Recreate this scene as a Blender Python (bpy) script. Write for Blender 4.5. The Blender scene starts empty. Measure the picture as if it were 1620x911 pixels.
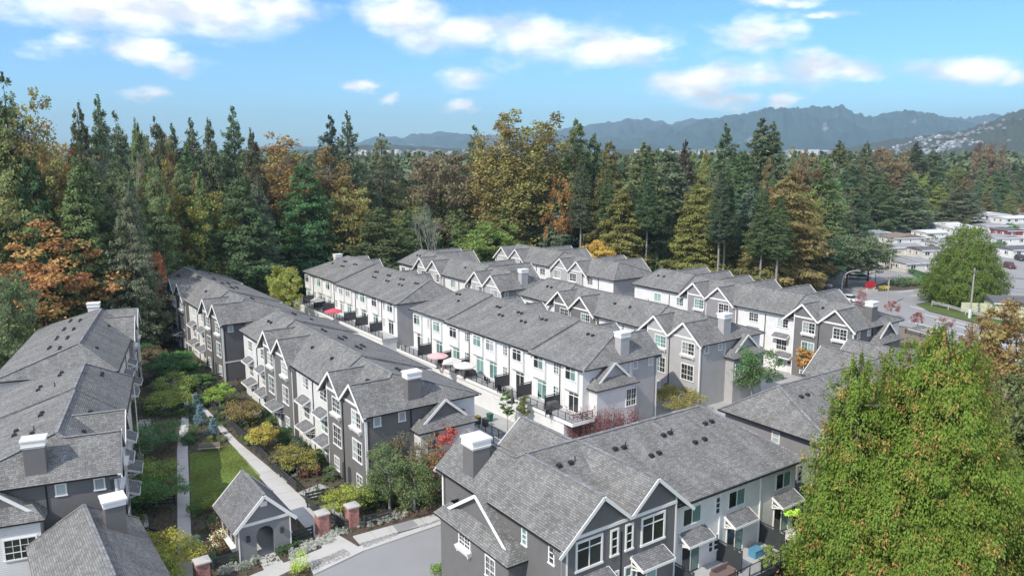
EXPO=1.36; SKY_STR=0.15; SUN_STR=1.7; HAZE=1.2e-4
SKY_TINT=(.20,.35,.52,1); CLOUD_A=(4.6,4.55,4.5,1); CLOUD_B=(2.6,2.65,2.75,1)
import bpy, math, random
import numpy as np
from mathutils import Vector, Matrix
random.seed(7); RS=np.random.RandomState(11)
R=math.radians
S=bpy.context.scene
C=S.collection
# ---------------- camera ----------------
F_PX=1240.0; CX,CY=810.0,455.5; HOR=233.0; CAMH=35.0
PITCH=math.atan((CY-HOR)/F_PX)
cam=bpy.data.cameras.new('camera'); cam.lens=F_PX/1620*36; cam.sensor_width=36; cam.clip_start=0.5; cam.clip_end=40000
co=bpy.data.objects.new('camera',cam); C.objects.link(co); co.location=(0,0,CAMH); co.rotation_euler=(math.pi/2-PITCH,0,0); S.camera=co
def pxdir(x,y):
    d=((x-CX)/F_PX,1.0,-(y-CY)/F_PX); c,s=math.cos(PITCH),math.sin(PITCH)
    return Vector((d[0],d[1]*c+d[2]*s,-d[1]*s+d[2]*c))
def gp(x,y,z=0.0):
    """point of the horizontal plane z seen at a place of the photograph (survey helper)"""
    w=pxdir(x,y); t=(z-CAMH)/w.z
    return (w.x*t,w.y*t)
def at_depth(x,y,Y):
    w=pxdir(x,y); t=Y/w.y
    return (w.x*t,Y,CAMH+w.z*t)
# ---------------- world and sun ----------------
SUN_AZ=-138.0; SUN_EL=44.0
S.view_settings.view_transform='Standard'; S.view_settings.look='None'; S.view_settings.gamma=1; S.view_settings.use_curve_mapping=False
S.view_settings.exposure=EXPO
wd=bpy.data.worlds.new('World'); S.world=wd; wd.use_nodes=True
nt=wd.node_tree; N=nt.nodes; LK=nt.links
for n in list(N): N.remove(n)
out=N.new('ShaderNodeOutputWorld'); bg=N.new('ShaderNodeBackground'); bg.inputs[1].default_value=SKY_STR
sky=N.new('ShaderNodeTexSky'); sky.sky_type='NISHITA'; sky.sun_disc=False; sky.sun_elevation=R(SUN_EL); sky.sun_rotation=R(SUN_AZ)
sky.air_density=1.0; sky.dust_density=0.4; sky.ozone_density=1.2; sky.altitude=50
tc=N.new('ShaderNodeTexCoord'); sp=N.new('ShaderNodeSeparateXYZ'); LK.new(tc.outputs['Generated'],sp.inputs[0])
def M(op,a,b=None,c=None):
    n=N.new('ShaderNodeMath'); n.operation=op
    for i,v in enumerate((a,b,c)):
        if v is None: continue
        if isinstance(v,(int,float)): n.inputs[i].default_value=v
        else: LK.new(v,n.inputs[i])
    return n.outputs[0]
az=M('ARCTAN2',sp.outputs[0],sp.outputs[1]); el=M('ARCSINE',sp.outputs[2])
cv=N.new('ShaderNodeCombineXYZ'); LK.new(az,cv.inputs[0]); LK.new(el,cv.inputs[1])
nz=N.new('ShaderNodeTexNoise'); nz.inputs['Scale'].default_value=10; nz.inputs['Detail'].default_value=7; nz.inputs['Roughness'].default_value=.58
mp=N.new('ShaderNodeMapping'); mp.inputs['Scale'].default_value=(1,2.0,1); LK.new(cv.outputs[0],mp.inputs[0]); LK.new(mp.outputs[0],nz.inputs[0])
wn=N.new('ShaderNodeTexNoise'); wn.inputs['Scale'].default_value=9; wn.inputs['Detail'].default_value=6; wn.inputs['Roughness'].default_value=.62; LK.new(mp.outputs[0],wn.inputs[0])
wv=N.new('ShaderNodeVectorMath'); wv.operation='MULTIPLY_ADD'; LK.new(wn.outputs['Color'],wv.inputs[0]); wv.inputs[1].default_value=(.13,.05,0); wv.inputs[2].default_value=(-.065,-.025,0)
wa=N.new('ShaderNodeVectorMath'); wa.operation='ADD'; LK.new(cv.outputs[0],wa.inputs[0]); LK.new(wv.outputs[0],wa.inputs[1])
def ell(px,py,w,h):
    d=pxdir(px,py).normalized(); a=math.atan2(d.x,d.y); e=math.asin(d.z)
    vs=N.new('ShaderNodeVectorMath'); vs.operation='SUBTRACT'; LK.new(wa.outputs[0],vs.inputs[0]); vs.inputs[1].default_value=(a,e,0)
    vm=N.new('ShaderNodeVectorMath'); vm.operation='MULTIPLY'; LK.new(vs.outputs[0],vm.inputs[0]); vm.inputs[1].default_value=(F_PX/w,F_PX/h,0)
    ln=N.new('ShaderNodeVectorMath'); ln.operation='LENGTH'; LK.new(vm.outputs[0],ln.inputs[0])
    return M('SUBTRACT',1.0,ln.outputs['Value'])
CL=[(190,12,250,46),(330,18,160,44),(440,8,80,30),(118,64,62,24),(215,82,66,26),(275,98,66,22),(242,143,42,12),(650,22,100,36),(745,50,120,42),(850,62,130,46),
(950,78,110,38),(1025,68,60,28),(728,125,60,24),(730,173,26,13),(1190,56,96,32),(1215,2,66,14),(1110,132,110,32),(1165,122,80,30),(1150,160,60,14),(1290,112,82,30),
(1340,122,40,20),(1510,112,84,30),(1592,122,28,16),(1238,162,26,11),(617,157,18,10),(570,140,32,9),(1310,28,40,8)]
cur=None
for c in CL:
    v=ell(*c); cur=v if cur is None else M('MAXIMUM',cur,v)
# unseen cloud outside the view, its cover raised to make the ambient light whiter
n2=N.new('ShaderNodeTexNoise'); n2.inputs['Scale'].default_value=2.4; n2.inputs['Detail'].default_value=3; LK.new(mp.outputs[0],n2.inputs[0])
off=M('GREATER_THAN',M('MAXIMUM',M('SUBTRACT',M('ABSOLUTE',az),0.62),M('SUBTRACT',el,0.22)),0.0)
gen=M('MULTIPLY_ADD',n2.outputs[0],3.2,-1.2)
gen2=M('SUBTRACT',M('MULTIPLY',gen,off),M('MULTIPLY',M('SUBTRACT',1.0,off),1.0))
cur=M('MAXIMUM',cur,gen2)
cur=M('MAXIMUM',cur,-0.6)
den=M('ADD',M('MULTIPLY',cur,1.15),M('MULTIPLY_ADD',nz.outputs[0],2.4,-1.22))
mr=N.new('ShaderNodeMapRange'); mr.interpolation_type='SMOOTHSTEP'; LK.new(den,mr.inputs[0]); mr.inputs[1].default_value=-0.12; mr.inputs[2].default_value=1.05; mr.inputs[3].default_value=0; mr.inputs[4].default_value=.95
mx=N.new('ShaderNodeMix'); mx.data_type='RGBA'; LK.new(mr.outputs[0],mx.inputs[0]); 
sg=N.new('ShaderNodeMix'); sg.data_type='RGBA'; sg.blend_type='MULTIPLY'; sg.inputs[0].default_value=1; LK.new(sky.outputs[0],sg.inputs[6]); sg.inputs[7].default_value=SKY_TINT
LK.new(sg.outputs[2],mx.inputs[6])
cc=N.new('ShaderNodeMix'); cc.data_type='RGBA'; nz3=N.new('ShaderNodeTexNoise'); nz3.inputs['Scale'].default_value=16; nz3.inputs['Detail'].default_value=6; mp3=N.new('ShaderNodeMapping'); mp3.inputs['Location'].default_value=(.0,.022,0); mp3.inputs['Scale'].default_value=(1,2.2,1); LK.new(cv.outputs[0],mp3.inputs[0]); LK.new(mp3.outputs[0],nz3.inputs[0]); LK.new(M('MULTIPLY_ADD',nz3.outputs[0],3.6,-1.35),cc.inputs[0]); cc.inputs[6].default_value=CLOUD_B; cc.inputs[7].default_value=CLOUD_A
LK.new(cc.outputs[2],mx.inputs[7]); LK.new(mx.outputs[2],bg.inputs[0]); LK.new(bg.outputs[0],out.inputs[0])
sl=bpy.data.lights.new('sun','SUN'); sl.energy=SUN_STR; sl.angle=R(0.6); sl.color=(1,.93,.82)
so=bpy.data.objects.new('sun',sl); C.objects.link(so); so.location=(-60,-30,120)
sd=Vector((math.sin(R(SUN_AZ))*math.cos(R(SUN_EL)),math.cos(R(SUN_AZ))*math.cos(R(SUN_EL)),math.sin(R(SUN_EL))))
so.rotation_euler=sd.to_track_quat('Z','Y').to_euler()
# ---------------- materials ----------------
def new_mat(name):
    m=bpy.data.materials.new(name); m.use_nodes=True; t=m.node_tree
    return m,t,t.nodes['Principled BSDF']
def nd(t,ty,**k):
    n=t.nodes.new(ty)
    for a,b in k.items(): setattr(n,a,b)
    return n
def plain(name,col,rough=.7,var=.12,scale=3.0,metal=0.0,bump=0.0,spec=.3):
    m,t,b=new_mat(name); b.inputs['Roughness'].default_value=rough; b.inputs['Metallic'].default_value=metal; b.inputs['Specular IOR Level'].default_value=spec
    tx=nd(t,'ShaderNodeTexCoord'); no=nd(t,'ShaderNodeTexNoise'); no.inputs['Scale'].default_value=scale; no.inputs['Detail'].default_value=5; t.links.new(tx.outputs['Object'],no.inputs[0])
    mx=nd(t,'ShaderNodeMix',data_type='RGBA'); t.links.new(no.outputs[0],mx.inputs[0])
    mx.inputs[6].default_value=tuple(c*(1-var) for c in col)+(1,); mx.inputs[7].default_value=tuple(min(1,c*(1+var)) for c in col)+(1,)
    t.links.new(mx.outputs[2],b.inputs['Base Color'])
    if bump:
        bp=nd(t,'ShaderNodeBump'); bp.inputs['Strength'].default_value=bump; bp.inputs['Distance'].default_value=.03; t.links.new(no.outputs[0],bp.inputs['Height']); t.links.new(bp.outputs[0],b.inputs['Normal'])
    return m
def shingle(name,col,row=.2,tab=.42):
    m,t,b=new_mat(name); L=t.links.new; b.inputs['Roughness'].default_value=.9; b.inputs['Specular IOR Level'].default_value=.25
    uv=nd(t,'ShaderNodeUVMap'); br=nd(t,'ShaderNodeTexBrick'); L(uv.outputs[0],br.inputs['Vector'])
    br.inputs['Scale'].default_value=1; br.inputs['Brick Width'].default_value=tab; br.inputs['Row Height'].default_value=row; br.inputs['Mortar Size'].default_value=.016; br.inputs['Mortar Smooth'].default_value=.3; br.inputs['Bias'].default_value=0
    br.offset_frequency=2; br.offset=.37; br.squash=.7; br.squash_frequency=3
    br.inputs['Color1'].default_value=tuple(c*.78 for c in col)+(1,); br.inputs['Color2'].default_value=tuple(c*1.26 for c in col)+(1,); br.inputs['Mortar'].default_value=tuple(c*.38 for c in col)+(1,)
    # blotches, and soot streaks that run down the slope
    no=nd(t,'ShaderNodeTexNoise'); no.inputs['Scale'].default_value=.35; no.inputs['Detail'].default_value=6; L(uv.outputs[0],no.inputs[0])
    mp=nd(t,'ShaderNodeMapping'); mp.inputs['Scale'].default_value=(1.1,.16,1); L(uv.outputs[0],mp.inputs[0])
    n2=nd(t,'ShaderNodeTexNoise'); n2.inputs['Scale'].default_value=1.2; n2.inputs['Detail'].default_value=3; L(mp.outputs[0],n2.inputs[0])
    mr=nd(t,'ShaderNodeMapRange'); L(no.outputs[0],mr.inputs[0]); mr.inputs[1].default_value=.3; mr.inputs[2].default_value=.7; mr.inputs[3].default_value=.86; mr.inputs[4].default_value=1.14
    m2=nd(t,'ShaderNodeMapRange'); L(n2.outputs[0],m2.inputs[0]); m2.inputs[1].default_value=.3; m2.inputs[2].default_value=.62; m2.inputs[3].default_value=.84; m2.inputs[4].default_value=1.04
    mu=nd(t,'ShaderNodeMath',operation='MULTIPLY'); L(mr.outputs[0],mu.inputs[0]); L(m2.outputs[0],mu.inputs[1])
    mm=nd(t,'ShaderNodeVectorMath',operation='SCALE'); L(br.outputs[0],mm.inputs[0]); L(mu.outputs[0],mm.inputs['Scale']); L(mm.outputs[0],b.inputs['Base Color'])
    bp=nd(t,'ShaderNodeBump'); bp.inputs['Strength'].default_value=.5; bp.inputs['Distance'].default_value=.02; L(br.outputs[0],bp.inputs['Height']); L(bp.outputs[0],b.inputs['Normal'])
    return m
def siding(name,col,pitch=.16,rough=.55,vert=False,amt=.5):
    m,t,b=new_mat(name); L=t.links.new; b.inputs['Roughness'].default_value=rough; b.inputs['Specular IOR Level'].default_value=.3
    uv=nd(t,'ShaderNodeUVMap'); sx=nd(t,'ShaderNodeSeparateXYZ'); L(uv.outputs[0],sx.inputs[0])
    d=nd(t,'ShaderNodeMath',operation='DIVIDE'); L(sx.outputs[0 if vert else 1],d.inputs[0]); d.inputs[1].default_value=pitch
    fr=nd(t,'ShaderNodeMath',operation='FRACT'); L(d.outputs[0],fr.inputs[0])
    mr=nd(t,'ShaderNodeMapRange'); L(fr.outputs[0],mr.inputs[0]); mr.inputs[1].default_value=.80 if not vert else .86; mr.inputs[2].default_value=1.0; mr.inputs[3].default_value=1; mr.inputs[4].default_value=1-amt
    no=nd(t,'ShaderNodeTexNoise'); no.inputs['Scale'].default_value=.8; no.inputs['Detail'].default_value=4; L(uv.outputs[0],no.inputs[0])
    m2=nd(t,'ShaderNodeMapRange'); L(no.outputs[0],m2.inputs[0]); m2.inputs[1].default_value=.3; m2.inputs[2].default_value=.7; m2.inputs[3].default_value=.93; m2.inputs[4].default_value=1.05
    mu=nd(t,'ShaderNodeMath',operation='MULTIPLY'); L(mr.outputs[0],mu.inputs[0]); L(m2.outputs[0],mu.inputs[1])
    mm=nd(t,'ShaderNodeVectorMath',operation='SCALE'); mm.inputs[0].default_value=col; L(mu.outputs[0],mm.inputs['Scale']); L(mm.outputs[0],b.inputs['Base Color'])
    bp=nd(t,'ShaderNodeBump'); bp.inputs['Strength'].default_value=.6; bp.inputs['Distance'].default_value=.02; L(fr.outputs[0],bp.inputs['Height']); L(bp.outputs[0],b.inputs['Normal'])
    return m
def glass(name,col,rough=.06):
    m,t,b=new_mat(name); b.inputs['Roughness'].default_value=rough; b.inputs['Specular IOR Level'].default_value=.8; L=t.links.new
    oi=nd(t,'ShaderNodeObjectInfo'); mr=nd(t,'ShaderNodeMapRange'); L(oi.outputs['Random'],mr.inputs[0]); mr.inputs[3].default_value=.55; mr.inputs[4].default_value=1.45
    mm=nd(t,'ShaderNodeVectorMath',operation='SCALE'); mm.inputs[0].default_value=col; L(mr.outputs[0],mm.inputs['Scale']); L(mm.outputs[0],b.inputs['Base Color'])
    return m
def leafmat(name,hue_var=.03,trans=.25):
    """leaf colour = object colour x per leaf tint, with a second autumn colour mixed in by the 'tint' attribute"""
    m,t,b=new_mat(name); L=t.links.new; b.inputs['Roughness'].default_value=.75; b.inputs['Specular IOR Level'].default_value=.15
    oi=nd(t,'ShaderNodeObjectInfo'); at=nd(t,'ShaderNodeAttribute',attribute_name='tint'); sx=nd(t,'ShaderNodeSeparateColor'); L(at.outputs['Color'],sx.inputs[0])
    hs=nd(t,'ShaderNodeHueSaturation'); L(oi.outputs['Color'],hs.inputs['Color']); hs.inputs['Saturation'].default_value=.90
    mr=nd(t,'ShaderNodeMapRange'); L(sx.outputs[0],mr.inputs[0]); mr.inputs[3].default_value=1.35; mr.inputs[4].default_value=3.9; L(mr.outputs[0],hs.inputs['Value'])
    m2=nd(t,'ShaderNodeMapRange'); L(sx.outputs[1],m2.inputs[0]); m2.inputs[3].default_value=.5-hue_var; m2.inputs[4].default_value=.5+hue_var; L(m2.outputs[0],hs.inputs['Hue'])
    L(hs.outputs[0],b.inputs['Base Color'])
    tr=nd(t,'ShaderNodeBsdfTranslucent'); L(hs.outputs[0],tr.inputs[0]); ms=nd(t,'ShaderNodeMixShader'); ms.inputs[0].default_value=trans
    o=t.nodes['Material Output']; L(b.outputs[0],ms.inputs[1]); L(tr.outputs[0],ms.inputs[2]); L(ms.outputs[0],o.inputs[0])
    return m
MT={}
MT['roof']=shingle('roof_shingles',(.224,.221,.214),.17,.36)
MT['roof_small']=shingle('roof_shingles_fine',(.195,.195,.20),.16,.36)
MT['cap']=shingle('ridge_shingles',(.25,.25,.255),.3,.4)
MT['white']=siding('white_siding',(.82,.81,.79),.18,amt=.5)
MT['batten']=siding('white_panel_siding',(.83,.82,.80),.62,vert=True,amt=.3)
MT['dark']=siding('charcoal_siding',(.185,.178,.175),.18,amt=.4)
MT['mid']=siding('light_grey_siding',(.46,.45,.445),.18,amt=.38)
MT['taupe']=siding('taupe_siding',(.30,.285,.29),.16,amt=.25)
MT['trim']=plain('white_trim',(.84,.83,.80),.5,.04)
MT['soffit']=plain('soffit',(.5,.5,.5),.7,.05)
MT['black']=plain('black_metal',(.018,.018,.02),.45,.1)
MT['vent']=plain('black_vent_plastic',(.03,.03,.032),.5,.1)
MT['pipe']=plain('grey_pipe',(.07,.07,.075),.6,.1)
MT['g_dark']=glass('window_glass_dark',(.03,.035,.035)); MT['g_teal']=glass('window_glass_reflection_blind',(.17,.30,.27)); MT['g_blind']=glass('window_glass_blind',(.38,.42,.42),.15)  # teal pane colour has a reflection and a blind painted into it
MT['darkbox']=plain('dark_fence_stain',(.055,.058,.062),.7,.2,2)
MT['concrete']=plain('concrete',(.52,.51,.49),.85,.10,.6,bump=.1)
MT['concrete_dark']=plain('weathered_concrete',(.30,.30,.30),.9,.15,.8,bump=.1)
MT['asphalt']=plain('asphalt',(.30,.30,.305),.9,.10,.35,bump=.05)
MT['deck']=plain('deck_membrane',(.48,.48,.485),.8,.06)
MT['garage']=siding('white_garage_door',(.74,.74,.73),.55,amt=.15)
MT['bark']=plain('bark',(.13,.105,.085),.9,.3,1.5,bump=.3)
MT['barkgrey']=plain('pale_bark',(.30,.28,.26),.9,.3,1.5,bump=.3)
MT['mulch']=plain('bark_mulch',(.10,.078,.062),.95,.4,2.5,bump=.5)
MT['soil']=plain('forest_floor',(.075,.08,.045),.95,.4,.3,bump=.4)
MT['verge_soil']=plain('verge_soil',(.20,.165,.13),.95,.3,.4,bump=.3)
MT['grass']=plain('grass',(.10,.14,.04),.9,.35,.7,bump=.3)
MT['leaf']=leafmat('foliage',.03,.33); MT['needle']=leafmat('needles',.02,.38)
MT['stone']=plain('river_stone',(.34,.33,.32),.8,.4,5)
MT['capstone']=plain('cap_stone',(.48,.46,.43),.85,.12,3)
MT['wood']=plain('weathered_wood',(.30,.26,.22),.8,.2,4)
MT['redwood']=plain('red_brown_wood',(.16,.075,.055),.7,.2,4)
def brickmat():
    m,t,b=new_mat('red_brick'); L=t.links.new; b.inputs['Roughness'].default_value=.85
    uv=nd(t,'ShaderNodeUVMap'); br=nd(t,'ShaderNodeTexBrick'); L(uv.outputs[0],br.inputs[0]); br.inputs['Scale'].default_value=1; br.inputs['Brick Width'].default_value=.22; br.inputs['Row Height'].default_value=.085; br.inputs['Mortar Size'].default_value=.008
    br.inputs['Color1'].default_value=(.30,.075,.055,1); br.inputs['Color2'].default_value=(.52,.20,.15,1); br.inputs['Mortar'].default_value=(.45,.42,.40,1); L(br.outputs[0],b.inputs['Base Color']); return m
MT['brick']=brickmat()
def flat(name,col,rough=.6,metal=0): 
    if name not in MT: MT[name]=plain(name,col,rough,.06,4,metal)
    return MT[name]
# ---------------- mesh helpers ----------------
class MB:
    def __init__(s): s.v=[]; s.f=[]; s.m=[]; s.mats=[]
    def mi(s,mat):
        if mat not in s.mats: s.mats.append(mat)
        return s.mats.index(mat)
    def poly(s,pts,mat='trim'):
        i=len(s.v); s.v+= [tuple(p) for p in pts]; s.f.append(tuple(range(i,i+len(pts)))); s.m.append(s.mi(mat)); return s
    def box(s,x0,x1,y0,y1,z0,z1,mat='trim'):
        if x0>x1:x0,x1=x1,x0
        if y0>y1:y0,y1=y1,y0
        i=len(s.v); s.v+=[(x0,y0,z0),(x1,y0,z0),(x1,y1,z0),(x0,y1,z0),(x0,y0,z1),(x1,y0,z1),(x1,y1,z1),(x0,y1,z1)]
        for q in ((0,3,2,1),(4,5,6,7),(0,1,5,4),(1,2,6,5),(2,3,7,6),(3,0,4,7)): s.f.append(tuple(i+k for k in q)); s.m.append(s.mi(mat))
        return s
    def prism(s,a,b,mat='trim',mat_side=None):
        """loft between two equal loops a,b with end caps"""
        n=len(a); i=len(s.v); s.v+=[tuple(p) for p in a]+[tuple(p) for p in b]
        k=s.mi(mat); k2=s.mi(mat_side or mat)
        s.f.append(tuple(i+j for j in range(n))[::-1]); s.m.append(k); s.f.append(tuple(i+n+j for j in range(n))); s.m.append(k)
        for j in range(n):
            s.f.append((i+j,i+(j+1)%n,i+n+(j+1)%n,i+n+j)); s.m.append(k2)
        return s
    def bar(s,p,q,w,h,mat='trim',up=(0,0,1)):
        """square bar from p to q, w across, h along up"""
        p=Vector(p);q=Vector(q); d=(q-p).normalized(); u=Vector(up); r=d.cross(u)
        if r.length<1e-4: r=d.cross(Vector((1,0,0)))
        r.normalize(); u=r.cross(d).normalized(); a=[p+r*x*w/2+u*y*h/2 for x,y in((-1,-1),(1,-1),(1,1),(-1,1))]; b=[x+(q-p) for x in a]
        return s.prism(a,b,mat)
    def tube(s,p,q,r0,r1=None,n=8,mat='trim'):
        p=Vector(p);q=Vector(q); r1=r0 if r1 is None else r1; d=(q-p).normalized(); a=d.orthogonal().normalized(); b=d.cross(a)
        A=[p+(a*math.cos(t)+b*math.sin(t))*r0 for t in [2*math.pi*k/n for k in range(n)]]; B=[q+(a*math.cos(t)+b*math.sin(t))*r1 for t in [2*math.pi*k/n for k in range(n)]]
        return s.prism(A,B,mat)
    def ngon_up(s,pts,z0,z1,mat):
        """slab over an outline given by (x,y) points"""
        ar=sum(pts[i][0]*pts[(i+1)%len(pts)][1]-pts[(i+1)%len(pts)][0]*pts[i][1] for i in range(len(pts)))
        if ar<0: pts=pts[::-1]
        return s.prism([(x,y,z0) for x,y in pts],[(x,y,z1) for x,y in pts],mat)
    def mesh(s,name):
        me=bpy.data.meshes.new(name); me.from_pydata(s.v,[],s.f)
        for m in s.mats: me.materials.append(MT[m])
        me.polygons.foreach_set('material_index',s.m)
        uv=me.uv_layers.new(name='UVMap').data
        for p in me.polygons:
            n=p.normal
            if abs(n.z)>.999: u=Vector((1,0,0)); v=Vector((0,1,0))
            else:
                u=Vector((0,0,1)).cross(n).normalized(); v=n.cross(u)
            for li in p.loop_indices:
                c=me.vertices[me.loops[li].vertex_index].co; uv[li].uv=(c.dot(u),c.dot(v))
        return me
    def obj(s,name,parent=None,loc=None,rot=0):
        return link(name,s.mesh(name),parent,loc,rot)
def link(name,me,parent=None,loc=None,rot=0):
    o=bpy.data.objects.new(name,me); C.objects.link(o)
    if parent is not None: o.parent=parent
    if loc is not None: o.location=loc
    if rot: o.rotation_euler=(0,0,rot)
    return o
def tag(o,label=None,cat=None,group=None,kind=None):
    if label: o['label']=label
    if cat: o['category']=cat
    if group: o['group']=group
    if kind: o['kind']=kind
    return o
def thing(name,label,cat,loc=(0,0,0),rot=0,group=None):
    o=bpy.data.objects.new(name,None); C.objects.link(o); o.location=loc; o.rotation_euler=(0,0,rot); o.empty_display_size=.5
    return tag(o,label,cat,group)
def fast_mesh(name,V,Fc,mat,tint=None,k=4):
    me=bpy.data.meshes.new(name); nv=len(V); nf=len(Fc)
    me.vertices.add(nv); me.vertices.foreach_set('co',np.asarray(V,np.float32).ravel())
    me.loops.add(nf*k); me.loops.foreach_set('vertex_index',np.asarray(Fc,np.int32).ravel())
    me.polygons.add(nf); me.polygons.foreach_set('loop_start',np.arange(0,nf*k,k,dtype=np.int32)); me.polygons.foreach_set('loop_total',np.full(nf,k,np.int32))
    me.update(calc_edges=True)
    if tint is not None:
        a=me.color_attributes.new('tint','FLOAT_COLOR','CORNER'); c=np.ones((nf,4),np.float32); c[:,:2]=tint; a.data.foreach_set('color',np.repeat(c,k,axis=0).ravel())
    me.materials.append(MT[mat]); return me
MESH={}
def az_vec(a): return Vector((math.sin(R(a)),math.cos(R(a)),0))
# ---------------- windows, doors, canopies ----------------
def cached(key,fn):
    if key not in MESH: MESH[key]=fn()
    return MESH[key]
def pick_glass(rng,teal):
    a='g_teal' if rng.random()<teal else ('g_blind' if rng.random()<.38 else 'g_dark'); b='g_dark' if rng.random()<.6 else a
    return a,b
def frame_mesh(w,h,style,tr):
    m=MB(); a,b=w/2,h/2; d=.075
    m.box(-a-tr,a+tr,-d,0,b,b+tr); m.box(-a-tr,-a,-d,0,-b,b); m.box(a,a+tr,-d,0,-b,b); m.box(-a-tr-.04,a+tr+.04,-d-.04,0,-b-tr,-b)
    y0,y1=-.055,-.022
    if style in('grid','pair','slider','door'): m.box(-.035,.035,y0-.01,y1,-b,b)
    if style=='grid':
        k=-b+h*.34; m.box(-a,a,y0-.008,y1,k-.03,k+.03)
        for x in(-a/2,a/2): m.box(x-.015,x+.015,y0+.01,y1,-b,b)
        z=(k+b)/2; m.box(-a,a,y0+.012,y1,z-.015,z+.015)
    if style=='pair': k=b-h*.26; m.box(-a,a,y0-.008,y1,k-.035,k+.035)
    if style=='door': k=b-h*.2; m.box(-a,a,y0-.008,y1,k-.05,k+.05)
    if style=='narrow':
        for t in(.33,.66): m.box(-a,a,y0,y1,-b+h*t-.03,-b+h*t+.03)
    return m.mesh('window')
def pane_mesh(w,h,mat):
    return MB().box(-w/2,w/2,-.02,-.004,-h/2,h/2,mat).mesh('pane')
def window(par,pos,rot,w,h,style='grid',g=('g_dark','g_dark'),box=False,name='window',tr=.11):
    """pos is the centre on the wall face; rot turns the outward side from -y"""
    w=round(w,2);h=round(h,2)
    o=link(name,cached(('f',w,h,style,tr),lambda:frame_mesh(w,h,style,tr)),par,pos,rot)
    if style in('narrow','small'): link('pane',cached(('p',w,h,g[0]),lambda:pane_mesh(w,h,g[0])),o)
    else:
        for s,k in((-1,0),(1,1)): link('pane',cached(('p',w/2,h,g[k]),lambda:pane_mesh(w/2,h,g[k])),o,(s*w/4,0,0))
    if box:
        def bx():
            m=MB(); a=w/2+.18; m.prism([(-a,-.32,-.34),(a,-.32,-.34),(a,0,-.34),(-a,0,-.34)],[(-a-.05,-.42,0),(a+.05,-.42,0),(a+.05,0,0),(-a-.05,0,0)],'trim')
            for x in(-a+.15,a-.15,): m.box(x-.05,x+.05,-.28,0,-.5,-.34)
            return m.mesh('window_box')
        link('window_box',cached(('bx',w),bx),o,(0,-.002,-h/2-tr-.01))
    return o
def canopy(par,pos,rot,w,d=1.05,h=.55,br=True):
    def mk():
        m=MB(); a=w/2
        m.prism([(-a,0,0),(-a,0,-.12),(-a,-d,-h-.12),(-a,-d,-h)],[(a,0,0),(a,0,-.12),(a,-d,-h-.12),(a,-d,-h)],'roof_small')
        m.box(-a-.03,a+.03,-d-.05,-d,-h-.2,-h-.0,'trim')
        for s in(-1,1): m.bar((s*(a+.025),-.02,-.1),(s*(a+.025),-d-.02,-h-.1),.05,.2,'trim')
        return m.mesh('canopy')
    o=link('canopy',cached(('can',round(w,2),d,h),mk),par,pos,rot)
    if br:
        def bk():
            m=MB(); m.box(-.04,.04,-.08,0,-1.1,0); m.bar((0,-.04,-1.05),(0,-d*.85,-h-.14),.07,.1); m.box(-.04,.04,-d*.9,0,-h-.22,-h-.13) ; return m.mesh('bracket')
        for s in(-1,1): link('bracket',cached(('bk',d,h),bk),o,(s*(w/2-.12),0,-.12 if False else 0))
    return o
def entry_door(par,pos,rot,arch=False,mat='trim'):
    def mk():
        m=MB(); 
        if arch:
            pts=[(-.42,0)]+[(-.42*math.cos(t),1.65+.42*math.sin(t)) for t in [math.pi*k/8 for k in range(9)]]+[(.42,0)]
            m.prism([(x,-.03,z) for x,z in pts],[(x,0,z) for x,z in pts],'darkbox')
        else:
            m.box(-.5,.5,-.05,0,0,2.15,'trim'); m.box(-.4,.4,-.075,-.05,.05,2.05,'garage'); m.box(-.25,.25,-.09,-.075,1.35,1.85,'g_dark')
        return m.mesh('door')
    return link('door',cached(('door',arch),mk),par,pos,rot)
E0=8.9; WD=13.2; YR=4.4; ZR=11.88; SG=.86; SF=(ZR-E0)/YR; SR=(ZR-E0)/(WD-YR); RUN=(ZR-E0)/SG
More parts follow.
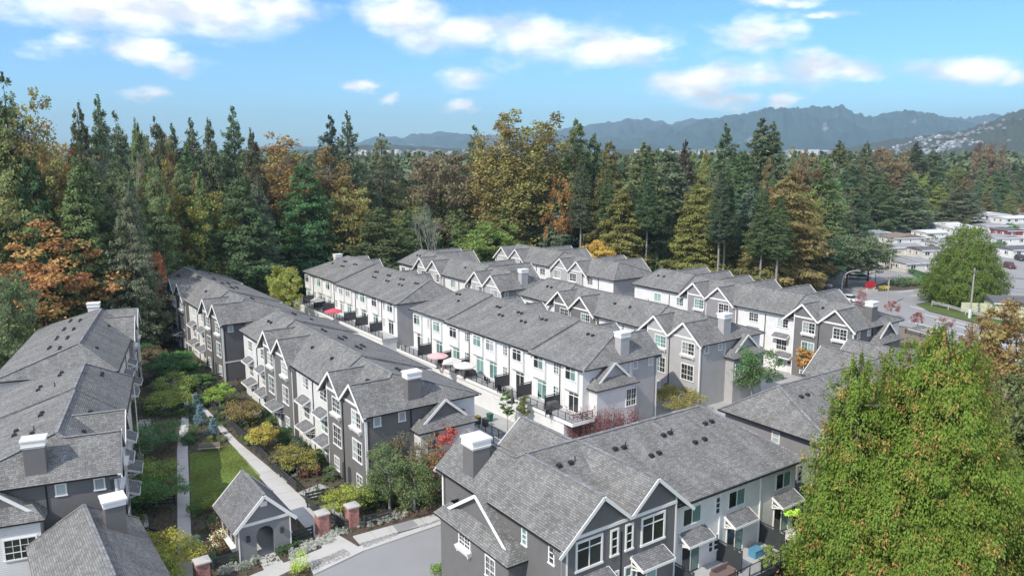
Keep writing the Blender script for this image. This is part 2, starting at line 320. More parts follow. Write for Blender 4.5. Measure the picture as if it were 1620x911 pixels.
def townhouse(label,corner,azx,L,key='near',mirror=False,bay='dark',bay_far=None,endc='dark',secs=None,gables=True,rear_gables=False,fproj=0.0,
              chimney='dark',bump=None,front=True,rear='deck',seed=0,teal=.3,vents=True,ent=True,rear_white='batten',group='rows of grey roofed townhouses',end_small=True,endband=False,split=4.35,farchim=False,deck_mat='concrete',backg=()):
    """corner: eave corner on the ground at canonical x=0,y=0; azx: compass-like angle of the x axis"""
    rng=random.Random(seed)
    root=thing('townhouse_row',label,'townhouse',(corner[0],corner[1],0),R(90-azx),group)
    if mirror: root.scale=(-1,1,1) if True else root.scale
    bay_far=bay_far or bay
    if secs is None: secs=[(0,L,0)]
    g2=[L-8.85,L-3.35]; g1=[L-30.5,L-25.0] if L>36 else []
    ZG=11.5; yf=-.42-fproj; yb=-.03-fproj
    # ---- walls
    m=MB(); x0,x1=.5,L-.5; y0,y1=.5,WD-.5; zt=E0+.1
    m.poly([(x0,y0,0),(x1,y0,0),(x1,y0,zt),(x0,y0,zt)],'white'); m.poly([(x1,y1,0),(x0,y1,0),(x0,y1,zt),(x1,y1,zt)],rear_white)
    m.poly([(x1,y0,0),(x1,y1,0),(x1,y1,zt),(x1,y0,zt)],'white'); m.poly([(x0,y1,0),(x0,y0,0),(x0,y0,zt),(x0,y1,zt)],endc if not farchim else 'mid')
    m.poly([(x0,y0,zt),(x1,y0,zt),(x1,y1,zt),(x0,y1,zt)],'soffit'); m.obj('wall',root)
    m=MB(); m.box(x1,x1+.03,yb+.06,split,0,E0-.22,endc); m.obj('end_wall',root)
    if fproj:
        m=MB(); m.box(L-9.6,x1,yb+.02,y0,0,E0-.1,bay); m.obj('wing_wall',root)
    # ---- roof
    def sec_roof(i,xa,xb,dz):
        m=MB(); first=i==0; last=i==len(secs)-1; E=E0+dz; Z=ZR+dz; t=.16
        ra=xa+(RUN if first else 0); rb=xb-(RUN if last else 0); keyg=last and gables
        R0=(ra,YR,Z); R1=(rb,YR,Z)
        if keyg:
            ag=xb-(ZG-E0)/SG; yq=(ZG-E0)/SF; ZZ=ZG+dz; Bp=(ag,yq,ZZ)
            m.poly([(xa,0,E),(ag,0,E),Bp,R1,R0],'roof')
            if rear_gables:
                ar=xb-RUN
                m.poly([(xb,yf,E),(xb,WD+.38,E),(ar,WD+.38,Z),R1,Bp,(ag,yf,ZZ)],'roof'); m.poly([(ar,WD,E),(xa,WD,E),R0,R1],'roof')
            else:
                m.poly([(xb,yf,E),(xb,WD,E),R1,Bp,(ag,yf,ZZ)],'roof'); m.poly([(xb,WD,E),(xa,WD,E),R0,R1],'roof')
        else:
            m.poly([(xa,0,E),(xb,0,E),R1,R0],'roof'); m.poly([(xb,WD,E),(xa,WD,E),R0,R1],'roof')
            m.poly([(xb,0,E),(xb,WD,E),R1] ,'roof')
        m.poly([(xa,WD,E),(xa,0,E),R0],'roof')
        ya=yf if keyg else 0; yw=WD+.38 if (keyg and rear_gables) else WD
        # fascia and soffit
        m.poly([(xa,0,E-t),(xb,0,E-t),(xb,0,E),(xa,0,E)],'black'); m.poly([(xb,ya,E-t),(xb,yw,E-t),(xb,yw,E),(xb,ya,E)],'trim'); m.poly([(xb,WD,E-t),(xa,WD,E-t),(xa,WD,E),(xb,WD,E)],'black'); m.poly([(xa,WD,E-t),(xa,0,E-t),(xa,0,E),(xa,WD,E)],'black')
        m.poly([(xa,0,E-t),(xa,WD,E-t),(xb,WD,E-t),(xb,0,E-t)],'soffit')
        if keyg: m.poly([(xb,ya,E-t),(xb-1.0,ya,E-t),(xb-1.0,0,E-t),(xb,0,E-t)],'soffit')
        o=m.obj('roof',root)
        # ridge and hip caps
        c=MB(); 
        def cap(p,q,wd=.16):
            c.bar((p[0],p[1],p[2]+.015),(q[0],q[1],q[2]+.015),wd*2,.05,'cap')
        cap(R0,R1)
        if first: cap((xa+.05,0.05,E+.03),R0); cap((xa+.05,WD-.05,E+.03),R0)
        if last:
            if keyg: cap(R1,Bp); cap(Bp,(ag,yf+.05,ZZ))
            else: cap((xb-.05,0.05,E+.03),R1)
            if keyg and rear_gables: cap(R1,(ar,WD+.33,Z))
            else: cap((xb-.05,WD-.05,E+.03),R1)
        c.obj('ridge_cap',root)
        gt=MB()
        def runs(cuts):
            segs=[(xa-.02,xb+.02)]
            for c0,c1 in cuts:
                segs=[q for a,b in segs for q in ((a,min(b,c0)),(max(a,c1),b)) if q[1]-q[0]>.2]
            return segs
        fc=([(L-12.1,L+1)] if gables else [])+([(L-33.8,L-21.9)] if g1 else []); rc=[(L-11.9,L+1)] if rear_gables else []
        for a,b in runs(fc): gt=MB(); gt.box(a,b,-.13,-.01,E-.14,E-.01,'black'); gt.obj('gutter',root)
        for a,b in runs(rc): gt=MB(); gt.box(a,b,WD+.01,WD+.13,E-.14,E-.01,'black'); gt.obj('gutter',root)
        gt=MB()
        if last: gt.box(xb+.01,xb+.12,ya+.3,yw-.3,E-.14,E-.01,'black')
        if first and last: gt.obj('gutter',root); gt=MB()
        if first: gt.box(xa-.12,xa-.01,.1,WD-.1,E-.14,E-.01,'black')
        if gt.v: gt.obj('gutter',root)
        if vents:
            x=xa+4.2
            while x<xb-3.2:
                for dx,yy in((0,9-2.35),(.9,9-2.35),(2.9,9-3.95),(3.9,9-3.95),(5.0,9-2.3)):
                    X=x+dx+rng.uniform(-.15,.15); yv=WD-yy+rng.uniform(-.06,.06); 
                    if X>xb-3.8: continue
                    z=E+(WD-yv)*SR
                    link('roof_vent',cached('vent' if dx!=5.0 else 'vpipe',lambda:vent_mesh(dx==5.0)),o,(X,yv,z+.0),math.pi)
                x+=5.3*rng.choice((1,1,1.06))
            for k in range(2):
                X=rng.uniform(xa+4,xb-4); yv=2.7; link('roof_vent',cached('vent',lambda:vent_mesh(False)),o,(X,yv,E+yv*SF))
        return o
    roofs=[sec_roof(i,*s) for i,s in enumerate(secs)]
    def dz_at(x):
        for a,b,d in secs:
            if a<=x<=b: return d
        return 0
    def gable_pair(xs,y_f,y_b,col,bx0,bx1,rear=False,zg=ZG,rightopen=False,wall_y=None):
        """two crossing gables; y_f front of the rake, y_b where the ridge meets the main slope"""
        T=(lambda y:WD-y) if rear else (lambda y:y)
        dz=dz_at(xs[0]); Z=zg+dz; j=(xs[0]+xs[1])/2; E=E0+dz; foot=(Z-(E-.22))/SG
        ends=[(xs[0]-foot,j),(j,xs[1]+foot)]
        for k,a in enumerate(xs):
            gm=MB(); l,r=ends[k]
            if rear and fgl and k==0: pass
            for side,e in((-1,l),(1,r)):
                if rightopen and side==1 and k==1: # end plane is part of the main roof; only the soffit strip here
                    d=-.03; yend=y_f+.9
                else: d=0; yend=y_b
                ze=Z-abs(e-a)*SG
                A=[(a,T(y_f),Z+d),(e,T(y_f),ze+d),(e,T(y_f),ze+d-.2),(a,T(y_f),Z+d-.2)]; B=[(p[0],T(yend),p[2]) for p in A]
                gm.prism(A,B,'roof')
            if not(rightopen and k==1): gm.bar((a,T(y_f+.02),Z+.01),(a,T(y_b),Z+.01),.3,.05,'cap')
            gm.obj('gable_roof',root)
            rk=MB(); yy=T(y_f-.035)
            for e in(l,r):
                ze=Z-abs(e-a)*SG; lo=.0 if abs(e-j)<.01 else 1
                rk.bar((a,yy,Z-.1),(e+(.12 if e>a else -.12)*lo,yy,ze-.1-.1*lo),.06,.26,'trim')
            # barge ends
            rk.obj('rake_board',root)
        wy=(y_f+.4) if wall_y is None else wall_y
        top=lambda x:max(0,max(Z-abs(x-a)*SG for a in xs))-.1
        pts=[(bx0,0),(bx1,0),(bx1,top(bx1)),(xs[1],top(xs[1])),(j,top(j)),(xs[0],top(xs[0])),(bx0,top(bx0))]
        bm=MB(); bm.prism([(x,T(wy),z) for x,z in pts],[(x,T(wy+.52),z) for x,z in pts],col); bm.obj('bay_wall',root)
        bd=MB()
        for a in xs:
            zb=9.25+dz; hw=(Z-.12-zb-.2)/SG; xl=max(a-hw,bx0-.02); bd.box(xl,min(a+hw,bx1),T(wy-.06),T(wy),zb,zb+.24)
        bd.box(bx0-.02,bx0+.12,T(wy-.035),T(wy),0,top(bx0)); bd.box(bx1-.12,bx1+.02,T(wy-.035),T(wy),0,top(bx1)-.1)
        bd.obj('gable_trim',root)
    fgl=False
    def G(): return pick_glass(rng,teal)
    X=lambda x:x-43.6+L
    if gables:
        gable_pair(g2,yf,(ZG-E0)/SF+.25,bay,L-10.35 if not fproj else L-9.6,L-.47,rightopen=True,wall_y=yb)
        if rear_gables: gable_pair([L-8.6,L-RUN],-.38,WD-YR,bay,L-10.9,L-.47,rear=True,zg=ZR,rightopen=True,wall_y=-.03)
        for xa_ in backg: gable_pair([xa_,xa_+5.4],-.42,WD-YR-.1,bay,xa_-2.4,xa_+7.8,rear=True,zg=ZR-.12,wall_y=-.03)
        if g1: gable_pair(g1,-.42,(ZG-E0)/SF+.25,bay_far,X(11.7),X(22.3),wall_y=-.03)
    if front:
        for a,b in((3.3,4.9),(8.8,10.3),(24.6,26.3),(30,31.9)):
            xa,xb=X(a),X(b)
            if xa<1.2: continue
            c=(xa+xb)/2; w=xb-xa
            window(root,(c,.5,7.75),0,w,1.3,'grid',G()); canopy(root,(c,.5,6.1),0,w+.9); window(root,(c,.5,4.4),0,w-.1,1.9,'grid',G())
            if ent:
                canopy(root,(c+.9,.5,3.15),0,3.0,1.4,.5); entry_door(root,(c+1.6,.5,.05),0); window(root,(c,.5,1.5),0,.9,1.1,'small',G())
        bays=[(34.8,37.0,yb),(39.9,42.2,yb)]+([(13.3,15.5,-.03),(18.6,20.8,-.03)] if g1 else [])
        for k,(a,b,y) in enumerate(bays):
            xa,xb=X(a),X(b); c=(xa+xb)/2; w=xb-xa-.2; dz=dz_at(c)
            window(root,(c,y,7.95+dz),0,w,1.55,'grid',G(),box=True); window(root,(c,y,4.6+dz),0,w,2.1,'grid',G())
            if ent and y>-.5: window(root,(c+(.3 if k%2 else -.4),y,1.35),0,1.2,1.35,'grid',G())
        if ent and g2 and not fproj:
            for x in(37.3,38.75): entry_door(root,(X(x),yb,.05),0,True)
            if g1: canopy(root,(X(16.9),-.03,3.2),0,3.4,1.5,.5); entry_door(root,(X(16.9),-.03,.05),0); 
        dm=MB()
        for x,y,mt in((37.6,yb,'black'),(27.7,.5,'black'),(16.0,-.03,'trim'),(7.0,.5,'black'),(23.4,.5,'trim')):
            if X(x)>1 and not(fproj and y<0 and False): 
                q=MB(); q.box(X(x)-.05,X(x)+.05,y-.1,y-.005,0,8.6,mt); q.obj('downspout',root)
    # ---- key end wall
    if gables:
        xe=x1+.03
        if end_small:
            for y in(1.25,4.0): window(root,(xe if y<4 else xe,y,8.05),math.pi/2,.62,.85,'small',('g_blind','g_dark'))
        q=MB(); q.box(xe,xe+.09,4.98,5.08,6.4 if bump else 0,8.7,'black' if bay=='dark' else 'trim'); q.obj('downspout',root)
        q=MB(); q.box(xe,xe+.03,yb+.02,yb+.2,0,E0-.25); q.obj('corner_board',root)
        if endband: q=MB(); q.box(xe,xe+.035,yb+.2,y1,2.85,3.05); q.obj('trim_band',root)
    if bump:
        ya,yd,bc,zb=bump['y0'],bump['y1'],bump['col'],bump.get('z',6.5); ap=(ya+yd)/2; zap=9.35; sl=(zap-(zb+.1))/((yd-ya)/2-.35)
        m=MB(); m.box(x1,L+.95,ya+.45,yd-.45,0,zb-.05,bc); m.obj('bump_out_wall',root)
        m=MB()
        for s in(-1,1):
            e=ap+s*((yd-ya)/2-.35); ze=zb+.1
            A=[(L+.68,ap,zap),(L+.68,e,ze),(L+.68,e,ze-.18),(L+.68,ap,zap-.18)]; B=[(x1-.0,p[1],p[2]) for p in A]; m.prism(A,B,'roof')
        # pent roof in front of the small gable, hipped at both sides
        zi=zb+1.05; i0,i1=ya+.95,yd-.95
        m.poly([(L+1.38,ya,zb),(L+1.38,yd,zb),(L+.36,i1,zi),(L+.36,i0,zi)],'roof')
        m.poly([(L+1.38,yd,zb),(x1,yd,zb),(x1,i1,zi),(L+.36,i1,zi)],'roof'); m.poly([(x1,ya,zb),(L+1.38,ya,zb),(L+.36,i0,zi),(x1,i0,zi)],'roof')
        m.box(x1,L+1.38,ya,yd,zb-.14,zb-.004,'black')
        hw=(zap-.1-zi+.3)/sl
        m2=MB(); m2.prism([(L+.3,ap-hw,zi-.3),(L+.3,ap+hw,zi-.3),(L+.3,ap,zap-.1)],[(L+.36,ap-hw,zi-.3),(L+.36,ap+hw,zi-.3),(L+.36,ap,zap-.1)],bump.get('gc',bay)); m2.obj('bump_out_gable',root)
        m.obj('bump_out_roof',root)
        rk=MB()
        for s in(-1,1):
            e=ap+s*((yd-ya)/2-.3); rk.bar((L+.72,ap,zap-.08),(L+.72,e,zap-.08-sl*((yd-ya)/2-.3)),.07,.26)
        rk.obj('rake_board',root)
        for w_ in bump.get('wins',[]): window(root,(L+.95,w_[0],w_[1]),math.pi/2,w_[2],w_[3],w_[4],G(),box=w_[5] if len(w_)>5 else False)
    for w_ in (bump or {}).get('endwins',[]): window(root,(x1+.03,w_[0],w_[1]),math.pi/2,w_[2],w_[3],w_[4],G())
    def chim(cx0,cx1,col):
        m=MB(); m.box(cx0,cx1,4.87,6.36,E0-.2,11.65,col); o=m.obj('chimney',root)
        c=MB(); c.prism([(cx0-.03,4.84,11.65),(cx1+.03,4.84,11.65),(cx1+.03,6.39,11.65),(cx0-.03,6.39,11.65)],[(cx0-.12,4.75,11.85),(cx1+.12,4.75,11.85),(cx1+.12,6.48,11.85),(cx0-.12,6.48,11.85)]); c.box(cx0-.08,cx1+.08,4.79,6.44,11.85,12.28); c.box(cx0-.16,cx1+.16,4.71,6.52,12.28,12.42)
        c.box(cx0+.3,cx1-.3,5.3,5.9,12.42,12.46,'garage'); c.obj('chimney_cap',o)
    if chimney: chim(L-1.72,L-.67,chimney)
    if farchim: chim(.67,1.72,'white')
    # ---- rear
    T0=y1
    if rear=='deck':
        xs=[1.35,7.4,12.2,18.6,21.8,28.1,32.7,39.0]; XX=lambda x:x-42.3+L
        for k,a in enumerate(xs):
            xa=XX(a)
            if xa<.9: continue
            c=xa+1.0
            m=MB(); m.box(c-1.28,c+1.28,T0,T0+.38,5.9,E0-.16,rear_white); m.prism([(c-1.28,T0,5.55),(c+1.28,T0,5.55),(c+1.28,T0+.05,5.55),(c-1.28,T0+.05,5.55)],[(c-1.28,T0,5.9),(c+1.28,T0,5.9),(c+1.28,T0+.38,5.9),(c-1.28,T0+.38,5.9)],'trim'); m.obj('window_bay',root)
            window(root,(c,T0+.38,7.98),math.pi,1.8,1.42,'pair',G(),tr=.09)
            dxs=c+(.35 if k%2==0 else .25); window(root,(dxs,T0,4.5),math.pi,1.75,2.5,'door',G(),name='patio_door',tr=.09)
            s=1 if k%2==0 else -1
            for z,h in((7.9,1.2),(4.9,1.3)): window(root,(c+s*2.55*1.15,T0,z),math.pi,.42,h,'narrow',G(),tr=.07)
        for x in(6.2,17.05,26.9,37.6):
            if XX(x)>1: q=MB(); q.box(XX(x)-.05,XX(x)+.05,T0,T0+.1,3.2,8.7,'black'); q.obj('downspout',root)
        D0,D1=T0,T0+3.0; m=MB(); m.box(.3,L+1.2,D0+.02,D1,2.95,3.2,'deck'); m.box(.5,L-.5,D0,D1-.15,0,2.95,'white'); m.box(.28,L+1.22,D1,D1+.06,2.85,3.28,'trim'); m.box(L+1.2,L+1.26,D0-.5,D1,2.85,3.28,'trim'); m.box(L-.5,L+1.2,D0-.5,D0+.02,2.95,3.2,'deck')
        dk=m.obj('deck',root)
        for k in range(int((L-2)/5.3)):
            q=MB(); xx=1.2+5.3*k; q.box(xx,xx+4.2,D1-.15,D1-.11,.02,2.3,'garage'); q.obj('garage_door',root)
        n=int((L+.9)/1.32); st=(L+.9)/n
        for k in range(n): link('railing',cached(('rail',round(st,3)),lambda:rail_mesh(st)),dk,(.3+st*k,D1-.06,3.2))
        for k in range(2): link('railing',cached(('rail',1.6),lambda:rail_mesh(1.6)),dk,(L+1.14,D0-.2+1.6*k,3.2),math.pi/2)
        for x in(5.9+.3,17.05,26.9,37.6,12.0,31.8):
            if 1<XX(x)<L-1:
                q=cached('screen',lambda:screen_mesh()); link('privacy_screen',q,root,(XX(x),T0+.02,3.2),math.pi/2)
    root['L']=L
    return root,G
def vent_mesh(pipe):
    m=MB()
    if pipe: m.tube((0,0,-.1),(0,0,.42),.055,n=8,mat='pipe'); m.tube((0,0,.0),(0,0,.1),.12,.07,n=8,mat='pipe')
    else: m.prism([(-.2,-.22,-.08),(.2,-.22,-.08),(.2,.22,.02),(-.2,.22,.02)],[(-.16,-.16,.2),(.16,-.16,.2),(.16,.1,.24),(-.16,.1,.24)],'vent')
    return m.mesh('roof_vent')
def rail_mesh(w):
    m=MB(); m.box(0,w,-.02,.02,1.02,1.07,'black'); m.box(0,w,-.015,.015,.1,.14,'black'); m.box(-.03,.03,-.03,.03,0,1.1,'black')
    n=int(w/.13)
    for k in range(1,n): x=w*k/n; m.box(x-.009,x+.009,-.009,.009,.14,1.02,'black')
    return m.mesh('railing')
def screen_mesh():
    m=MB(); n=12
    for k in range(n): x=2.4*k/n; m.box(x+.01,x+2.4/n-.01,-.02,.02,.05,1.55,'darkbox')
    m.box(0,2.4,-.035,.035,1.72,1.8,'darkbox'); m.box(0,2.4,-.03,.03,1.53,1.58,'darkbox')
    for k in range(0,n+1): x=2.4*k/n; m.box(x-.015,x+.015,-.015,.015,1.55,1.75,'darkbox')
    for x in(.04,2.36): m.box(x-.05,x+.05,-.05,.05,0,1.85,'darkbox')
    return m.mesh('privacy_screen')
def org(px,py,azx,L,fromkey=True,z=E0,dy=0.0):
    """canonical origin from the eave corner at the key end (x=L,y=dy) seen at px,py"""
    p=Vector(gp(px,py,z)+(0,)); return p-az_vec(azx)*L - az_vec(azx-90)*dy
def orgm(px,py,azx,L,dy=0.0,z=E0):
    """same for a mirrored row: canonical x runs against azx"""
    p=Vector(gp(px,py,z)+(0,)); return p+az_vec(azx)*L - az_vec(azx-90)*dy
AZ=144.6
S3=lambda L,a=14.5,b=31:[(0,L-a-13.5 if False else L*.26,.5),(L*.26,L*.75,.25),(L*.75,L,0)]
bumpB=dict(y0=4.9,y1=12.1,col='white',wins=[(6.6,4.6,1.7,2.0,'grid')])
# rows whose gabled fronts look towards the lower left
townhouse('dark grey and white row behind the lawn, with charcoal chimney and steep white-edged gables',org(581,660,145,43.2),145,43.2,secs=S3(43.2),bump=dict(bumpB,gc='dark',wins=[(6.6,4.6,.9,1.6,'grid')]),seed=1,split=9.2)
townhouse('dark grey and white row farthest up the garden walk, charcoal end wall with white band',org(352,514,143.8,43.2),143.8,43.2,secs=S3(43.2),chimney=None,seed=2,endband=True,split=12.6)
townhouse('pale lilac grey gabled row behind the central decked row, olive bush at its corner',org(1112.6,546.5,144.4,42.6),144.4,42.6,bay='mid',bay_far='dark',endc='mid',chimney='mid',bump=dict(bumpB,gc='mid',col='mid'),secs=S3(42.6),seed=3,split=8.5,rear='none',teal=.5)
townhouse('pale grey gabled townhouse row against the forest, left of centre, with a light chimney',org(794.7,461,144.4,42.0),144.4,42.0,bay='mid',endc='taupe',chimney='mid',secs=S3(42),seed=4,split=8.5,backg=(5.5,27),rear='none')
townhouse('long row beside the main road with charcoal chimney, two dark gables and red flower boxes',org(1355.8,523.8,144.0,46.0),144.0,46.0,bay='dark',bay_far='taupe',endc='dark',chimney='dark',bump=dict(y0=4.2,y1=11.0,col='dark',gc='dark',wins=[]),secs=S3(46),seed=5,split=8.0,backg=(6.5,16.5,29.0),rear='none')
# farthest row: its key end is the far one
pF2=Vector(gp(970.5,444,E0)+(0,)); LF=41.5
townhouse('farthest pale gabled row in front of the tall bare trunks, plain white near end wall',pF2,AZ-.6,LF,mirror=True,bay='mid',endc='mid',chimney=None,seed=6,rear='none',secs=[(0,LF*.5,0),(LF*.5,LF,.3)],vents=False,backg=(6.0,24.0))
# rows whose decks look towards the lower left: canonical front is on the far side
def back_corner(px,py,az_n2f):
    """near rear eave corner -> canonical origin for a row whose x runs near to far"""
    p=Vector(gp(px,py,E0)+(0,)); yv=az_vec(az_n2f-90)
    return p-yv*WD
az_nf=AZ-.8-180
o=back_corner(921.5,587,az_nf); L=42.3
# mirrored: canonical x=L is the near end
c1,G1=townhouse('central white row with black railed decks, pink umbrella and a pale pink-grey chimney',o+az_vec(az_nf)*L,az_nf,L,mirror=True,bay='mid',endc='mid',chimney='mid',bump=dict(bumpB,gc='mid',wins=[(6.0,4.6,1.6,2.1,'grid')]),secs=S3(L),front=False,seed=8,teal=.6)
o2=back_corner(625.7,482,az_nf+.4); 
c2,G2=townhouse('white decked row with the bright pink umbrella, white chimney at its far end',o2,az_nf+.4,L,bay='mid',endc='mid',chimney='white',secs=[(0,L*.6,0),(L*.6,L,.3)],front=False,seed=9,teal=.4)
# rows in the foreground, decks towards the camera
def wins_rear_D(root,G,L,n_extra,key_left=True):
    T1=WD-.5
    for xd,w in((2.45,2.1),(8.5,2.1)): window(root,(L-xd,WD+.03,7.95),math.pi,w,1.9,'pair',('g_dark','g_dark'),tr=.16)
    for xd in(4.75,6.15): window(root,(L-xd,WD+.03,8.0),math.pi,.5,1.75,'narrow',('g_dark','g_dark'),tr=.14); window(root,(L-xd+(0 if xd>5 else -.1),WD+.03,4.7),math.pi,.5,1.9,'narrow',('g_teal','g_dark'),tr=.14)
    q=MB(); q.box(L-5.5,L-5.4,WD+.03,WD+.05,0,8.6,'black'); q.obj('downspout',root)
    for xd in(2.6,7.95):
        canopy(root,(L-xd,WD+.03,6.45),math.pi,3.2,1.3,.55); window(root,(L-xd,WD+.03,4.0),math.pi,1.9,2.5,'slider',('g_dark','g_teal'),name='patio_door',tr=.09)
    xs=[(13.2,1),(18.4,-1),(24.4,1),(29.5,-1)]
    for xd,s in xs:
        if xd>L-1.5: continue
        window(root,(L-xd,T1,7.4),math.pi,1.9,1.3,'slider',('g_dark','g_teal'),tr=.06); canopy(root,(L-xd-.05,T1,6.3),math.pi,2.9,1.15,.6)
        window(root,(L-xd,T1,4.0),math.pi,1.95,2.6,'slider',('g_dark','g_teal'),name='patio_door',tr=.09)
        window(root,(L-xd-s*2.3,T1,4.3),math.pi,.42,1.2,'narrow',('g_dark','g_dark'),tr=.08)
        if xd>14: window(root,(L-xd-s*2.25,T1,7.4),math.pi,.45,1.3,'narrow',('g_dark','g_dark'),tr=.08)
    for xd in(16.4,21.4):
        if xd<L-1: q=MB(); q.box(L-xd-.05,L-xd+.05,T1,T1+.1,0,8.6,'trim'); q.obj('downspout',root)
    m=MB(); y1=T1+3.3; m.box(.4,L-10.6,T1+.02,y1,2.5,2.7,'deck'); m.box(.38,L-10.6,y1,y1+.08,2.3,2.72,'darkbox'); m.box(.5,L-10.8,T1,T1+1.6,0,2.5,'dark')
    for x in(.6,5.5,10.5,L-10.8): m.box(x-.12,x+.12,y1-.35,y1-.1,0,2.5,'darkbox')
    dk=m.obj('deck',root); m=MB(); m.box(L-10.4,L-.6,WD-.04,WD+2.6,2.5,2.7,'deck'); m.box(L-10.4,L-.6,WD+2.6,WD+2.66,2.3,2.72,'darkbox'); m.obj('deck',root)
    n=int((L-11)/1.32); st=(L-11)/n
    for k in range(n): link('railing',cached(('rail',round(st,3)),lambda:rail_mesh(st)),dk,(.4+st*k,y1-.05,2.7))
    for k in range(7): link('railing',cached(('rail',1.35),lambda:rail_mesh(1.35)),dk,(L-10.2+1.35*k,WD+2.55,2.7))
    for xd in(10.95,16.35,21.6):
        if xd<L-1: link('privacy_screen',cached('screen',screen_mesh),root,(L-xd,T1+.02,2.7),math.pi/2)
D_AZ=54.9; L1=26.6
pD=Vector((3.2,47.8,0)); oD=pD+az_vec(D_AZ)*L1-az_vec(145-.1)*WD
d1,GD=townhouse('nearest foreground row, charcoal half with two white-edged gables, white half with small canopies',oD,D_AZ+180,L1,bay='dark',endc='dark',chimney=None,rear='none',rear_gables=True,fproj=3.1,front=False,rear_white='white',
    bump=dict(y0=-1.45,y1=9.0,z=6.1,col='dark',gc='dark',wins=[(2.7,5.25,1.5,.85,'grid',True),(6.25,4.7,1.1,1.5,'grid')],endwins=[(8.55,7.7,.45,1.15,'narrow'),(11.7,7.7,.45,1.15,'narrow')]),seed=20,end_small=False,split=12.65)
wins_rear_D(d1,GD,L1,4)
m=MB(); cx0,cx1=L1-2.2,L1-.65; m.box(cx0,cx1,-.1,1.45,E0-.3,11.75,'dark'); o=m.obj('chimney',d1)
c=MB(); c.prism([(cx0-.03,-.13,11.75),(cx1+.03,-.13,11.75),(cx1+.03,1.48,11.75),(cx0-.03,1.48,11.75)],[(cx0-.12,-.22,11.95),(cx1+.12,-.22,11.95),(cx1+.12,1.57,11.95),(cx0-.12,1.57,11.95)]); c.box(cx0-.08,cx1+.08,-.18,1.53,11.95,12.4); c.box(cx0-.17,cx1+.17,-.27,1.62,12.4,12.56); c.tube(((cx0+cx1)/2,.7,12.56),((cx0+cx1)/2,.7,12.62),.33,.3,10,'garage'); c.obj('chimney_cap',o)
L2=31.4; pD2=Vector((28.5,65.2,0)); oD2=pD2-az_vec(145-.1)*WD
d2,G=townhouse('second foreground row with taupe end wall, half hidden by the big yellow-green cedar',oD2,D_AZ+180,L2,mirror=True,bay='taupe',endc='taupe',chimney=None,rear='none',fproj=3.1,front=False,rear_white='mid',seed=21,end_small=False)
window(d2,(.5,6.6,7.6),-math.pi/2,.7,1.5,'narrow',('g_blind','g_blind'))
# left rows along the garden path
AA=-22.8; LA=28.9
pA=Vector(gp(182.5,749,E0)+(0,))
townhouse('left foreground row, charcoal end wall and white-capped chimney, beside the narrow path',pA+az_vec(AA)*LA,AA,LA,mirror=True,bay='dark',endc='dark',chimney='dark',bump=dict(y0=5.0,y1=12.4,col='white',gc='dark',wins=[(6.9,4.3,2.1,1.6,'grid')]),seed=31,split=12.6,rear='none',secs=[(0,LA*.45,.2),(LA*.45,LA,0)])
pA2=Vector(gp(187,587,E0)+(0,))
townhouse('left row at the forest edge, taupe walls, small canopies, white chimney at far end',pA2,-21.0,29.0,bay='taupe',endc='white',chimney='white',seed=32,rear='none')
# house corner at the bottom left
def hip_house():
    root=thing('corner_house','low hipped grey roof and tall white-capped chimney at the bottom left corner','townhouse',(-33.9,58.0,0),R(90-144))
    E=4.3; Z=7.2; w=4.1; L=13
    m=MB(); m.box(.6,L-.5,-w+.5,w-.5,0,E,'dark'); m.obj('wall',root)
    m=MB(); m.poly([(-1.4,-w,E),(L,-w,E),(L,0,Z),(0,0,Z)],'roof'); m.poly([(L,w,E),(-1.4,w,E),(0,0,Z),(L,0,Z)],'roof'); m.poly([(-1.4,w,E),(-1.4,-w,E),(0,0,Z)],'roof'); m.poly([(L,-w,E),(L,w,E),(L,0,Z)],'dark'); m.box(-1.4,L,-w,w,E-.16,E-.003,'black'); m.obj('roof',root)
    cp=MB(); cp.bar((0,0,Z+.02),(L,0,Z+.02),.34,.06,'cap'); cp.bar((0,0,Z+.02),(-1.4,w,E+.02),.34,.06,'cap'); cp.bar((0,0,Z+.02),(-1.4,-w,E+.02),.34,.06,'cap'); cp.obj('ridge_cap',root)
    m=MB(); m.box(2.3,3.7,1.0,2.4,4.2,8.0,'dark'); o=m.obj('chimney',root); m=MB(); m.box(2.2,3.8,.9,2.5,8.0,8.4); m.box(2.12,3.88,.82,2.58,8.4,8.55); m.obj('chimney_cap',o)
hip_house()
